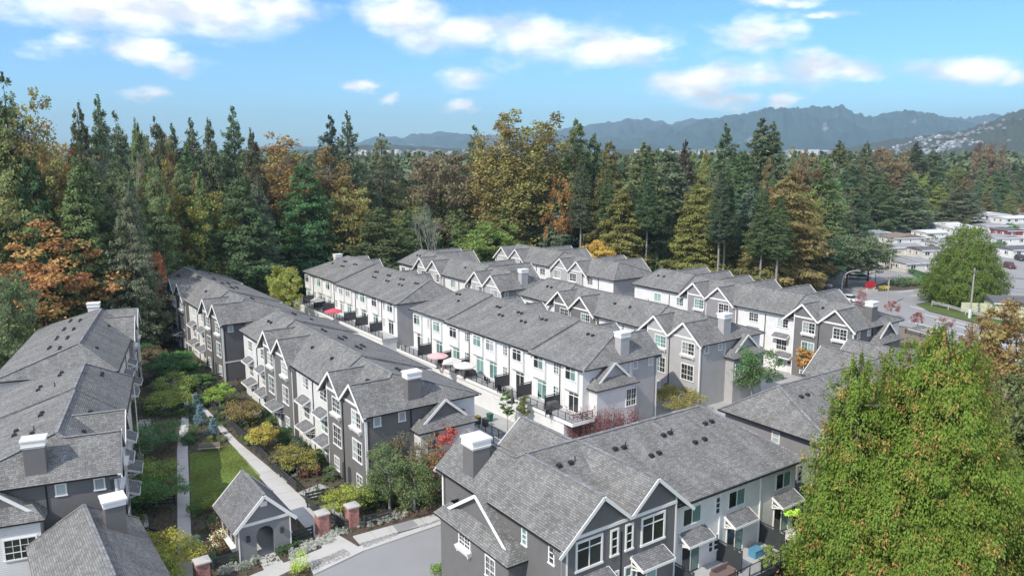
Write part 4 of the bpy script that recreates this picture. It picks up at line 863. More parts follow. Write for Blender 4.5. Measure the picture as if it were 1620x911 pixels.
P=[
('spire',4,118,130,64,G_DARK,'dark fir spire at the left edge of the wood'),('poplar',38,150,130,90,(.13,.11,.04),'tall thinning olive-brown poplar at the far left skyline'),
('poplar',55,205,138,120,(.17,.115,.035),'golden orange poplar towering above the orange maple on the left'),('hemlock',8,190,128,110,G_OLIVE,'olive conifer at the left edge below the dark spire'),
('fir',122,165,146,70,(.07,.075,.035),'brownish green conifer left of the dark spire near the left skyline'),('spire',152,152,150,52,G_DARK,'dark pointed fir spire on the left skyline'),
('fir',135,252,136,112,G_FIR,'broad green fir between the orange maple and the grey-green hemlock'),('maple',76,352,127,165,(.22,.115,.036),'large orange maple behind the left forest-edge row'),
('maple',2,432,111,80,G_DARK,'dark green broadleaf at the left edge beside the orange maple'),('hemlock',200,292,131,74,G_GRY,'grey-green hemlock behind the left row, right of the orange maple'),
('small',240,384,137,34,(.26,.085,.035),'small vivid red-orange tree behind the farthest dark grey row'),('maple',310,306,163,92,(.15,.14,.03),'round yellow-green maple behind the farthest dark grey row'),
('hemlock',378,282,164,104,(.055,.085,.035),'wide soft green conifer right of the yellow-green maple'),('cedar',285,260,165,80,G_FIR,'deep green cedar above the yellow-green maple'),
('spire',367,170,185,50,G_DARK,'tall dark fir spire standing highest left of centre'),('fir',398,206,180,60,(.06,.06,.035),'brown-green fir just right of the tall dark spire'),
('spire',182,178,170,46,G_DARK,'dark narrow fir on the skyline right of the left spire'),('fir',215,190,165,56,G_FIR,'green skyline fir above the bare grey tree'),('hemlock',245,186,172,60,(.06,.065,.035),'brownish skyline conifer behind the bare grey tree'),
('spire',272,197,178,44,G_DARK,'slim dark skyline fir third from the tall dark spire'),('spire',302,188,182,48,G_BLUE,'slim bluish skyline fir left of the tall dark spire'),('fir',330,190,180,54,G_DARK,'dark skyline fir next to the tall dark spire'),
('poplar',440,216,195,96,(.18,.12,.035),'orange-gold poplar crown right of the tall dark spire'),('cedar',480,262,184,120,(.04,.085,.032),'broad bright green conifer behind the white decked row'),
('maple',450,422,150,48,(.17,.19,.035),'small lime green maple by the end of the white decked row'),('spire',521,184,215,50,(.035,.05,.03),'left one of the twin spires at centre left skyline'),('spire',548,177,212,44,G_DARK,'right and taller one of the twin dark spires at centre left'),
('poplar',520,235,205,80,(.13,.10,.035),'bronze broadleaf below the twin spires'),('maple',545,300,190,90,(.15,.125,.035),'yellow leafy tree below and right of the twin spires'),('hemlock',603,212,225,70,G_GRY,'open pine-like conifer standing alone below the far mountain'),
('hemlock',600,330,185,110,(.06,.08,.03),'olive green bushy conifer left of the bare white trunks'),('maple',640,330,205,90,(.10,.11,.035),'mixed olive maple right of the pine-like conifer'),
('maple',697,247,225,118,(.105,.08,.045),'round reddish brown broadleaf crown left of the centre cottonwood'),('spire',752,200,232,48,G_DARK,'dark spire just left of the big cottonwood'),
('poplar',790,186,215,90,(.135,.115,.035),'yellow-brown cottonwood crown, left half of the centre giant'),('poplar',835,180,212,110,(.125,.118,.035),'yellow-green cottonwood crown rising highest at the centre'),('poplar',862,200,220,70,(.14,.12,.035),'olive cottonwood crown on the right of the centre giant'),
('maple',780,352,203,100,(.10,.15,.03),'bright green small tree at the foot of the centre cottonwood'),('maple',884,282,206,42,(.19,.10,.03),'vivid orange maple patch right of the centre cottonwood'),
('fir',912,190,215,78,G_FIR,'tall green fir right of the orange maple patch'),('fir',940,213,220,64,G_DARK,'dark fir behind the pair of bare trunks at centre right'),('cedar',965,225,210,70,(.09,.085,.03),'bronze cedar between two green firs at centre right'),
('fir',1022,226,205,110,G_FIR,'wide dark green fir with a long bare trunk right of centre'),('fir',1060,232,215,90,G_BLUE,'bluish green fir right of the wide bare-trunked fir'),('cedar',985,300,192,90,(.12,.12,.03),'yellow-green cedar below the wide dark fir'),
('maple',950,380,188,50,(.30,.20,.03),'small golden maple between the bare trunks'),('spire',1086,222,230,40,(.06,.05,.035),'brown-topped skyline conifer right of centre'),('cedar',1112,285,190,100,(.12,.13,.032),'light olive cedar left of the brown-gold cedar'),
('spire',1149,197,218,56,G_DARK,'dark ragged fir spire right of centre'),('fir',1180,240,200,84,(.06,.09,.035),'green fir between the ragged spire and the brown-gold cedar'),('spire',1207,188,222,70,G_DARK,'tallest dark fir clump on the right skyline, left stem'),('spire',1222,194,220,60,G_DARK,'tallest dark fir clump on the right skyline, right stem'),
('cedar',1252,272,182,130,(.125,.10,.034),'brown-gold cedar with bare stems beside the white car'),('cedar',1215,330,178,90,(.11,.10,.034),'bronze-green cedar just left of the brown-gold cedar'),('maple',1272,246,215,50,(.11,.075,.04),'dusky red tree behind the brown-gold cedar'),
('fir',1305,255,215,80,G_FIR,'green fir right of the brown-gold cedar'),('cedar',1345,262,250,86,(.045,.08,.035),'mid green cedar behind the dark spreading pines'),('maple',1345,372,196,70,G_DARK,'dark spreading conifer left one above the parked blue car'),('maple',1378,378,200,66,G_DARK,'dark spreading conifer right one above the parked blue car'),('maple',1312,380,192,60,(.03,.06,.03),'dark green tree beside the roadside utility pole'),
('cedar',1395,270,320,58,(.06,.085,.035),'olive cedar at the back of the mobile home park, left'),('maple',1405,236,345,60,(.12,.08,.045),'reddish brown broadleaf rising behind the mobile home park'),('fir',1440,275,330,66,G_BLUE,'blue-green fir behind the long white mobile home'),
('cedar',1488,292,365,44,(.14,.15,.035),'yellow-green cedar behind the mobile homes'),('fir',1523,295,350,66,G_BLUE,'blue-green fir right of the yellow-green cedar'),('cedar',1583,268,420,52,(.06,.10,.035),'light green cedar at the right rear of the mobile homes'),('spire',1480,232,420,34,G_DARK,'small dark spire on the right skyline'),('fir',1450,225,410,50,(.05,.06,.035),'olive skyline fir on the right'),
('maple',1565,226,450,40,(.12,.085,.05),'brown leafless-looking crown on the right skyline'),('fir',1330,223,330,60,(.08,.085,.035),'bronze-topped conifer on the right skyline'),('fir',1372,224,330,50,G_DARK,'dark conifer on the skyline left of the reddish tree'),
]
for t in P: ptree(t[0],t[1],t[2],t[3],t[4]*(1.35 if t[0]=='spire' else 1.1),t[5],t[6])
# bare grey tree
def bare_tree(px,top,Y,label,w=1.0,cat='tree'):
    x,y,z=at_depth(px,top,Y); root=thing('bare_tree',label,cat,(x,y,0)); rs=random.Random(int(px)); m=MB()
    def br(p,d,L,r,k):
        q=p+d*L; m.tube(p,q,r,r*.62,5,'barkgrey')
        if k>0:
            for i in range(rs.choice((2,3))):
                nd_=(d+Vector((rs.gauss(0,.45*w),rs.gauss(0,.45*w),rs.gauss(.12,.25)))).normalized(); br(q,nd_,L*rs.uniform(.6,.85),r*.6,k-1)
    br(Vector((0,0,0)),Vector((0,0,1)),z*.3,.17,6); m.obj('trunk',root)
bare_tree(205,245,141,'leafless grey tree with twisting branches behind the left row',.6); bare_tree(672,335,192,'leafless white-stemmed tree behind the white decked row',.5); bare_tree(690,345,190,'leaning pale leafless stem beside the leafless white-stemmed tree',.4)
# tall bare trunks with thin crowns behind the right rows
for i,(px,base,top,Y) in enumerate([(921,0,240,196),(963,0,262,196),(1027,0,250,190),(1143,0,268,180),(1152,0,262,184),(1210,0,300,172),(1236,0,310,170),(1000,0,290,196),(984,0,300,196)]):
    x,y,z=at_depth(px,top,Y); root=thing('bare_trunk_fir',['bare-trunked conifer nearest the farthest row','bare-trunked conifer behind the gap between the right rows','thick bare trunk behind the first right row','left of two close bare trunks','right of two close bare trunks','thin bare trunk near the brown-gold cedar','thin bare trunk under the brown-gold cedar','slender trunk between thick bare trunks','slender trunk left of another slender one'][i],'tree',(x,y,0),i,'tall conifers with bare lower trunks')
    t=link('trunk',TRK['bare'][i%2],root); t.scale=(1,1,z/30); c=link('crown',CON['fir'][i%3],root,(0,0,z*.42)); c.scale=(.62,.62,z*.58/30); c.color=jit((.05,.075,.035))+(1,)
# filler trees: the wood behind the rows, tree by tree
def edge(px):
    xs=[-40,150,240,330,430,480,520,640,780,900,1000,1150,1290,1340,1400,1640]; ys=[122,128,140,164,170,184,184,194,205,205,199,187,193,215,335,400]
    return float(np.interp(px,xs,ys))
used=[]
frs=random.Random(99); cnt=0
zones=[('behind the left forest-edge row',-40,235),('behind the farthest dark grey row',235,430),('behind the white decked row',430,640),('between the reddish crown and the cottonwood',640,880),('behind the farthest pale gabled row',880,1090),('behind the row beside the main road',1090,1330),('behind the mobile home park',1330,1640)]
for k in range(350):
    row=k%4; px=frs.uniform(-40,1650); Y=edge(px)+[6,22,45,80][row]+frs.uniform(-5,9)
    if px>1330: Y=edge(px)+[10,30,60,95][row]+frs.uniform(-8,10)
    x,y,_=at_depth(px,300,Y)
    if any((x-a)**2+(y-b)**2<16 for a,b in used): continue
    used.append((x,y))
    sky_y=np.interp(px,[-40,150,300,420,560,640,720,900,1080,1200,1400,1640],[195,200,206,226,262,278,268,222,238,226,243,250])
    top=sky_y+frs.uniform(-2,34)+[48,26,6,2][row]
    u=frs.random(); deep=row
    if u<.42: kd,col=frs.choice(['fir','spire','fir']),frs.choice([G_FIR,G_DARK,G_BLUE])
    elif u<.62: kd,col='cedar',frs.choice([G_OLIVE,(.05,.085,.035),G_YG,G_BRN])
    elif u<.76: kd,col='hemlock',frs.choice([G_GRY,G_FIR,G_OLIVE])
    elif u<.9: kd,col='poplar',frs.choice([(.15,.12,.035),G_OLIVE,(.12,.105,.035),(.09,.10,.035)])
    else: kd,col='maple',frs.choice([(.10,.12,.035),(.10,.10,.035),(.13,.11,.035),(.08,.10,.03)])
    zn=[z for z in zones if z[1]<=px<z[2]+.1] or [zones[-1]]
    hgt=at_depth(px,top,Y)[2]
    if kd=='maple': hgt=min(hgt,24)
    cname={'fir':'conifer','spire':'narrow conifer','cedar':'drooping cedar','hemlock':'loose hemlock','poplar':'broadleaf','maple':'rounded broadleaf'}[kd]
    cl='dark green' if col in(G_FIR,G_DARK,G_BLUE) else ('orange-brown' if col[0]>col[1]*1.3 else 'olive green')
    nm='%s %s in the crowded wood %s'%(cl,cname,zn[0][0])
    tree(kd,x,y,hgt,(frs.uniform(3.6,5.4) if kd!='spire' else 3.6)*(1.0 if kd!='maple' else 1.2),jit(col,.2,frs),nm,'%s %ss %s'%(cl,cname,zn[0][0])); cnt+=1
print('fill',cnt,'trees',tree_n)
# understory bushes along the wood's edge and the distant wood, each one mass
def scatter_mass(name,label,pts,hs,base_meshes,cols,mat='leaf'):
    """join many simplified crowns into one mesh"""
    Vs=[];Ts=[];n0=0
    rs=np.random.RandomState(3)
    for (x,y),h,cix in zip(pts,hs,cols):
        V,T=base_meshes[rs.randint(len(base_meshes))]; a=rs.rand()*6.28; c,s=math.cos(a),math.sin(a)
        k=h; v=V*np.array([k,k,k]); v=np.stack([v[:,0]*c-v[:,1]*s+x,v[:,0]*s+v[:,1]*c+y,v[:,2]],1)
        Vs.append(v); t=T.copy(); t[:,0]=np.clip(t[:,0]+cix[0],0,1); t[:,1]=np.clip(cix[1]+rs.rand(len(t))*.2,0,1); Ts.append(t)
    V=np.concatenate(Vs); T=np.concatenate(Ts); F=np.arange(len(V)).reshape(-1,4)
    me=fast_mesh(name,V,F,mat,T.astype(np.float32)); o=link(name,me); tag(o,label,None,kind='stuff'); return o
def mini(seed,con):
    rs=np.random.RandomState(seed); n=150
    if con:
        t=rs.rand(n)**.8; r=(1-t)*.17+.01; a=rs.rand(n)*6.28; rr=r*rs.uniform(.5,1.1,n); c=np.stack([np.cos(a)*rr,np.sin(a)*rr,.12+t*.88],1); d=unit(np.stack([np.cos(a),np.sin(a),-.5+0*a],1)); l=.07+.05*rs.rand(n)
    else:
        u=unit(rs.randn(n,3)); c=u*np.array([.3,.3,.36])*(.6+.4*rs.rand(n,1)); c[:,2]+=.6; d=unit(rs.randn(n,3)); l=.10+.07*rs.rand(n)
    nn=unit(rs.randn(n,3)*.5+np.array([0,0,1])); nn=unit(nn-d*(nn*d).sum(1,keepdims=True)); V,F=kites(c,d,nn,l,l*.8)
    return V,np.stack([np.clip(.5+rs.randn(n)*.15,0,1),rs.rand(n)],1)
minis=[mini(s,s%4!=0) for s in range(8)]
rs=np.random.RandomState(5); pts=[];hs=[];cs=[]
while len(pts)<3600:
    px=rs.uniform(-60,1690); q=rs.rand(); Y=(edge(px)+90)*(1+4.2*q*q); 
    if px>1330: Y+=60
    x,y,_=at_depth(px,300,Y); pts.append((x,y)); hs.append(rs.uniform(24,33)*(1 if Y<700 else .8)); cs.append((rs.uniform(-.22,.2),rs.rand()))
o=scatter_mass('distant_forest','dense mixed forest stretching away to the hills',pts,hs,minis,cs); o.color=(.075,.095,.05,1)
minib=[mini(s*4,False) for s in range(5)]
pts=[];hs=[];cs=[]
while len(pts)<900:
    px=rs.uniform(-60,1310); Y=edge(px)+rs.uniform(-5,26); x,y,_=at_depth(px,300,Y); 
    pts.append((x,y)); hs.append(rs.uniform(4,9.5)); cs.append((rs.uniform(-.3,.2),rs.rand()))
o=scatter_mass('undergrowth','green undergrowth along the foot of the wood',pts,hs,minib,cs); o.color=(.095,.125,.04,1)
# ---------------- garden plants ----------------
PLANT={}
def plant_mesh(h,r,leaf,clumps,per,flat,seed,zc=.55,rz=.42,hollow=.3):
    return cached(('pl',h,r,leaf,clumps,seed,zc),lambda:broad_mesh('crown',h,r,seed,zc=zc,rz=rz,clumps=clumps,per=per,leaf=leaf,cr=.28,flat=flat,hollow=hollow))
def garden_tree(px,py,rpx,col,label,h=None,flat=.45,dens=1.0,name='garden_tree',group=None,leaf=.19,zc=.66,rz=.30,trunk=True,zz=None):
    """crown centre seen at (px,py), crown radius rpx pixels"""
    z=zz if zz is not None else 2.3
    x,y=gp(px,py,z); r=rpx*y/1240*1.27
    h=h or z/zc
    root=thing(name,label,'tree' if trunk else 'shrub',(x,y,0),random.uniform(0,6),group)
    if trunk: t=link('trunk',TRK['small'][int(px)%2],root); t.scale=(r/2.4,r/2.4,h*.85/6.5)
    me=plant_mesh(round(h,1),round(r,1),leaf,int(52*dens),int(95*dens),flat,int(px)%7+50,zc,rz)
    c=link('crown',me,root); c.color=tuple(col)+(1,); return root
GT=[(252,868,50,(.20,.20,.03),'yellow-green japanese maple nearest the camera beside the narrow path'),(235,905,40,(.19,.19,.03),'yellow-green maple half cut by the bottom edge beside the narrow path'),(246,772,38,(.07,.12,.03),'green layered maple left of the narrow path, opposite the lawn'),
(242,745,34,(.13,.15,.03),'lighter green maple right behind the layered maple on the left'),(240,688,42,(.055,.10,.035),'weeping dark green maple left of the narrow path'),(266,628,34,(.15,.16,.03),'yellow-green maple at the head of the narrow path'),(275,603,28,(.14,.16,.03),'second yellow-green maple at the head of the narrow path'),
(258,578,26,(.05,.09,.035),'dark green tree beside the far end of the left row'),(240,560,20,(.10,.07,.035),'brownish tree beside the far end of the left row'),(280,565,20,(.07,.13,.035),'light green tree in the far garden walk'),(232,548,18,(.05,.10,.03),'small green tree close under the left row far end'),
(347,622,18,(.16,.20,.03),'flat lime-topped maple behind the path fence'),(318,600,14,(.07,.11,.03),'small fresh green tree before the farthest dark row'),(300,580,14,(.06,.11,.03),'small green tree on the far garden walk near the dark row'),(381,648,25,(.16,.105,.035),'rust-brown umbrella-shaped maple behind the path fence'),
(416,686,22,(.22,.19,.03),'yellow-gold round maple behind the path fence'),(470,722,30,(.17,.14,.03),'olive-bronze maple in front of the corner house'),(546,788,30,(.19,.18,.025),'yellow-green mounded maple behind the right brick pillar'),(596,772,26,(.11,.14,.03),'green maple between the mounded maple and the autumn cluster'),
(615,745,30,(.09,.105,.04),'tall green-brown tree at the charcoal corner house, left of the cluster'),(650,715,38,(.13,.10,.05),'brown-green tree in the large autumn cluster, upper part'),(655,762,36,(.09,.105,.035),'green tree in the large autumn cluster, lower centre'),(690,745,30,(.16,.085,.04),'rusty tree at the right of the autumn cluster'),
(700,708,24,(.26,.05,.035),'bright red tree beside the foreground chimney'),(632,690,26,(.12,.10,.055),'feathery brownish tree top against the charcoal corner house'),
(1075,628,36,(.17,.13,.03),'olive-orange mounded tree at the pale lilac row'),(1191,580,30,(.07,.11,.035),'round green tree at the end of the pale lilac row'),(1280,566,15,(.25,.14,.03),'small orange tree by the white garage doors'),(803,640,9,(.09,.12,.035),'slim green street tree in the lane by the decks'),(829,643,8,(.11,.11,.035),'slim olive street tree beside the deck railing'),
(820,412,10,(.3,.08,.035),'small red tree at the farthest pale gabled row'),(1440,600,12,(.1,.12,.03),'small round tree on the verge behind the big cedar')]
for g in GT:
    far=g[1]<600; big=g[0] in(615,650,655,690,700,632,1191,1600,1610,1575)
    garden_tree(*g[:3],(g[3][0]*(.84 if g[3][0]<.2 else 1),g[3][1]*.98,g[3][2]),g[4],zz=(4.2 if g[0] in(650,632,615,700) else 5.2 if g[0]==1191 else 3.0) if big else (1.9 if g[0] not in(803,829,1280) else 3.4),flat=.4 if not big else .7,leaf=.18 if not far else .26,rz=.30 if not big else .40,dens=1.15 if big or g[2]>35 else .95)
ptree('maple',1612,478,84,150,(.14,.09,.03),'orange-tinged maple at the right edge above the big cedar'); ptree('maple',1590,600,70,120,(.085,.085,.03),'green maple with orange tips at the right edge behind the big cedar'); ptree('maple',1560,500,92,90,(.12,.085,.03),'thin orange maple leaning over the main road'); ptree('maple',1660,560,66,160,(.08,.085,.03),'olive maple cut by the right edge')
# leggy red-purple shrub in front of the central row end wall
def twiggy(px,py,wpx,h,col,label,n=70,Yz=0.0,name='shrub'):
    x,y=gp(px,py,Yz); root=thing(name,label,'shrub',(x,y,Yz)); rs=random.Random(int(px)); m=MB(); w=wpx*y/1240/2; tips=[]
    for k in range(n):
        a=Vector((rs.uniform(-w,w),rs.uniform(-1.2,1.2),0)); b=a+Vector((rs.gauss(0,.35),rs.gauss(0,.35),h*rs.uniform(.55,1))); m.tube(a,b,.03,.008,4,'bark'); tips.append((a,b))
    m.obj('branch',root)
    r2=np.random.RandomState(int(px)); c=[]
    for a,b in tips:
        for q in range(64): t=r2.uniform(.25,1.02); p=a.lerp(b,t); c.append((p.x+r2.randn()*.16,p.y+r2.randn()*.16,p.z+r2.randn()*.1))
    c=np.array(c); d=unit(r2.randn(len(c),3)+[0,0,.8]); nn=unit(r2.randn(len(c),3)); nn=unit(nn-d*(nn*d).sum(1,keepdims=True)); l=r2.uniform(.10,.22,len(c)); V,F=kites(c,d,nn,l,l*.7)
    me=fast_mesh('crown',V,F,'leaf',np.stack([r2.rand(len(c)),r2.rand(len(c))],1).astype(np.float32)); cr=link('crown',me,root); cr.color=col+(1,)
twiggy(955,700,120,4.6,(.12,.042,.045),'leggy purple-red shrubs massed against the deck of the central row',n=110)
twiggy(352,862,22,2.0,(.14,.09,.05),'upright bare-stemmed shrub between pillar and gatehouse',n=16)
def bush(px,py,r,h,col,label,group=None,leaf=.13,z=0,name='bush',cl=18,per=60):
    x,y=gp(px,py,z); root=link(name,cached(('bush',round(r,1),round(h,1),leaf,cl),lambda:broad_mesh('bush',h,r,int(r*10)+60,zc=.5,rz=.5,clumps=cl,per=per,leaf=leaf,cr=.42,flat=.8)),None,(x,y,z),random.uniform(0,6)); tag(root,label,'shrub',group); root.color=tuple(col)+(1,); return root
for i,(px,py,r,h) in enumerate([(318,672,1.0,2.6),(338,690,.9,2.2),(310,650,.9,2.3)]): 
    x,y=gp(px,py,0); root=thing('blue_spruce',['blue spruce in the middle of the planting bed above the lawn','blue spruce nearest the garden path above the lawn','blue spruce at the back of the bed above the lawn'][i],'shrub',(x,y,0)); c=link('crown',cached(('bs',),lambda:conifer_mesh('crown',3.0,1.1,77,whorl=.2,nbr=8,spl=5,leaf=.26,lw=.34,droop=.1,hang=-.1,base=.03,irr=.2)),root); c.scale=(r,r,h/3); c.color=(.10,.16,.18,1)
for b in [(303,690,.9,1.3,(.07,.13,.03),'fresh green bush at the left of the bed above the lawn'),(332,706,.8,1.1,(.16,.17,.03),'yellow-variegated bush behind the wooden bench'),(352,697,.7,1.0,(.09,.11,.05),'grey-green bush right of the wooden bench'),(312,812,1.0,1.5,(.06,.11,.03),'green shrub at the bottom left corner of the lawn'),(335,806,.9,1.4,(.15,.17,.03),'lime shrub between lawn and gatehouse'),(350,812,.6,1.2,(.20,.09,.05),'reddish shrub at the gatehouse back corner'),
 (349,862,.8,1.3,(.52,.55,.38),'white-flowering hydrangea next to the lower left pillar'),(305,872,.9,1.1,(.08,.14,.09),'blue-green bush left of the lower left pillar'),(334,893,.6,.9,(.05,.12,.05),'glossy green bush at the foot of the lower left pillar'),(345,835,1.0,1.4,(.06,.11,.035),'dark green bush behind the bare-stemmed shrub'),
 (475,905,.9,1.6,(.20,.26,.03),'lime green young cedar at the bottom edge in the street bed'),(700,908,.8,.9,(.10,.17,.03),'small green bush at the foreground house corner'),(1525,488,1.5,2.0,(.05,.10,.03),'clipped bush by the white road rail'),(1588,500,1.4,1.8,(.05,.10,.03),'round bush by the right end of the road rail')]: bush(*b)
rr=random.Random(4)
for i in range(11):
    px=1352+i*14+rr.uniform(-4,4); py=529+(px-1352)*.17+rr.uniform(0,16); bush(px,py,rr.uniform(.7,1.5),rr.uniform(.7,1.6),jit((.07,.085,.03),.3,rr),'low mixed shrub on the verge between the townhouses and the main road','verge shrubs along the main road',leaf=.22,cl=14)
spots=[(206,700),(214,745),(222,800),(210,830),(235,655),(262,655),(250,640),(282,650),(238,612),(262,600),(284,590),(270,575),(300,626),(330,628),(345,668),(362,640),(372,664),(395,668),(398,700),(425,668),(440,690),(455,700),(450,738),(478,712),(498,730),(520,755),(296,655),(300,700),(352,655),(322,640),(520,785),(566,800),(590,800),(612,795),(640,800),(662,790),(690,790)]
for i,(px,py) in enumerate(spots):
    for j in range(5): bush(px+rr.uniform(-9,9),py+rr.uniform(-6,6),rr.uniform(.45,.9),rr.uniform(.5,1.1),jit(rr.choice([(.05,.08,.03),(.075,.10,.03),(.06,.09,.045)]),.25,rr),'small leafy garden shrub in the beds along the garden paths','small shrubs in the garden beds',leaf=.15,cl=12,per=45)
for i in range(26):
    t=i/25; px=462+(540-462)*t+rr.uniform(-6,6); py=880+(846-880)*t+rr.uniform(-6,4); bush(px,py,.42,.5,(.26,.27,.24),'silver-grey lavender clump in the bed between gatehouse and gate pillar','silver lavender clumps beside the sidewalk',leaf=.09,name='lavender',cl=10,per=40)
for i in range(14):
    t=i/13; px=560+(640-560)*t+rr.uniform(-3,3); py=836+(815-836)*t+rr.uniform(-3,3); bush(px,py,.42,.5,(.24,.25,.22),'silver-grey lavender clump in the bed right of the right brick pillar','silver lavender clumps right of the gate',leaf=.09,name='lavender',cl=10,per=40)
for i in range(12):
    t=i/11; px=352+(404-352)*t; py=905+(890-905)*t+rr.uniform(-2,3); bush(px,py,.4,.45,(.22,.23,.20),'silver-grey lavender clump in front of the gatehouse','silver lavender clumps in front of the gatehouse',leaf=.09,name='lavender',cl=10,per=40)
for i,(a,b,h,w,lb) in enumerate([((362,893),(405,880),.6,.8,'low clipped green hedge left of the gatehouse door'),((440,878),(474,862),.6,.8,'low clipped green hedge right of the gatehouse door'),((305,622),(345,612),1.6,1.0,'dark hedge before the farthest dark grey row'),((410,668),(440,655),1.8,1.0,'dark green hedge in the garden behind the rust-brown maple'),((480,745),(510,735),1.8,1.2,'dark green hedge beside the red-brown garden chair'),((330,640),(300,646),1.2,1.0,'hedge at the head of the garden path'),
  ((440,705),(462,700),1.9,1.0,'dark upright hedge beside the yellow-gold maple'),((205,728),(212,756),1.5,1.2,'dark hedge against the left row'),((203,800),(215,822),1.7,1.2,'dark hedge against the left row near the bottom'),((1440,432),(1490,448),1.2,1.4,'clipped hedge in front of the first mobile home'),((1345,640-160),(1420,470),.0,.0,'')]):
    if h==0: continue
    A=Vector(gp(*a)+(0,)); B=Vector(gp(*b)+(0,)); L=(B-A).length; n=int(L*420*h); r2=np.random.RandomState(i); u=r2.rand(n,3); s=r2.randint(0,3,n); 
    q=np.stack([u[:,0]*L,(u[:,1]-.5)*w,u[:,2]*h],1); q[s==0,2]=h*(.93+.07*u[s==0,2]); q[s==1,1]=w*.5*np.sign(u[s==1,1]-.5); d=(B-A).normalized(); 
    c=np.stack([A.x+q[:,0]*d.x-q[:,1]*d.y,A.y+q[:,0]*d.y+q[:,1]*d.x,q[:,2]],1); dd=unit(r2.randn(n,3)); nn=unit(r2.randn(n,3)+[0,0,.7]); nn=unit(nn-dd*(nn*dd).sum(1,keepdims=True)); l=r2.uniform(.1,.2,n); V,F=kites(c,dd,nn,l,l*.8)
    o=link('hedge',fast_mesh('hedge',V,F,'leaf',np.stack([r2.rand(n),r2.rand(n)],1).astype(np.float32))); o.color=(.035,.075,.022,1); tag(o,lb,'hedge')
# grass blades
def grass(poly,n,name,label,h=.09,col=(.085,.18,.028),excl=()):
    rs=np.random.RandomState(8); P=np.array(poly); lo=P.min(0); hi=P.max(0); q=rs.rand(n,2)*(hi-lo)+lo; ins=np.zeros(n,bool); j=len(P)-1
    for i in range(len(P)):
        c=((P[i,1]>q[:,1])!=(P[j,1]>q[:,1]))&(q[:,0]<(P[j,0]-P[i,0])*(q[:,1]-P[i,1])/(P[j,1]-P[i,1]+1e-9)+P[i,0]); ins^=c; j=i
    for E_ in excl:
        E_=np.array(E_); cen=E_.mean(0); E_=cen+(E_-cen)*1.0; c_=np.zeros(len(q),bool); j=len(E_)-1
        for i in range(len(E_)):
            c=((E_[i,1]>q[:,1])!=(E_[j,1]>q[:,1]))&(q[:,0]<(E_[j,0]-E_[i,0])*(q[:,1]-E_[i,1])/(E_[j,1]-E_[i,1]+1e-9)+E_[i,0]); c_^=c; j=i
        ins&=~c_
    q=q[ins]; n=len(q); z=np.full((n,1),.012+h*.45); c=np.concatenate([q,z],1); d=unit(np.concatenate([rs.randn(n,2)*.6,np.ones((n,1))],1)); nn=unit(rs.randn(n,3)); nn=unit(nn-d*(nn*d).sum(1,keepdims=True)); l=rs.uniform(.6,1.3,n)*h; V,F=kites(c,d,nn,l,l*.5)
    pat=np.clip(.5+.25*np.sin(q[:,0]*.9+1)*np.sin(q[:,1]*.7)+rs.randn(n)*.12,0,1); o=link(name,fast_mesh(name,V,F,'leaf',np.stack([pat,np.clip(pat*.6+rs.rand(n)*.4,0,1)],1).astype(np.float32))); o.color=col+(1,); tag(o,label,kind='stuff')
grass(PX((300,718),(345,708),(366,703),(412,752),(405,792),(352,802),(302,802)),60000,'lawn_grass','mown green grass of the small lawn',h=.11,col=(.13,.165,.035))
# fallen leaves and groundcover in the beds
grass([(-60,50),(-22,55),(-8,66),(-2,90),(-40,150),(-75,160)],60000,'groundcover','low mixed groundcover in the garden beds',h=.34,col=(.048,.068,.026),excl=[PX((289,632),(278,711),(278,860),(276,1000),(313,1000),(306,860),(299,711),(301,632)),PX((262,592),(295,621),(346,683),(406,753),(448,800),(475,829),(490,850),(535,842),(510,818),(482,786),(431,741),(380,699),(321,638),(275,588)),PX((300,718),(345,708),(366,703),(412,752),(405,792),(352,802),(302,802)),PX((300,960),(418,898),(470,880),(490,846),(530,836),(560,846),(720,800),(900,900),(700,1200),(300,1200)),PX((376,892),(408,884),(433,874),(460,868),(455,840),(400,820),(376,850))])
grass(PX((566,842),(716,800),(716,790),(620,808)),2500,'fallen_leaves','fallen red and brown leaves on the bark mulch',h=.12,col=(.20,.06,.05))
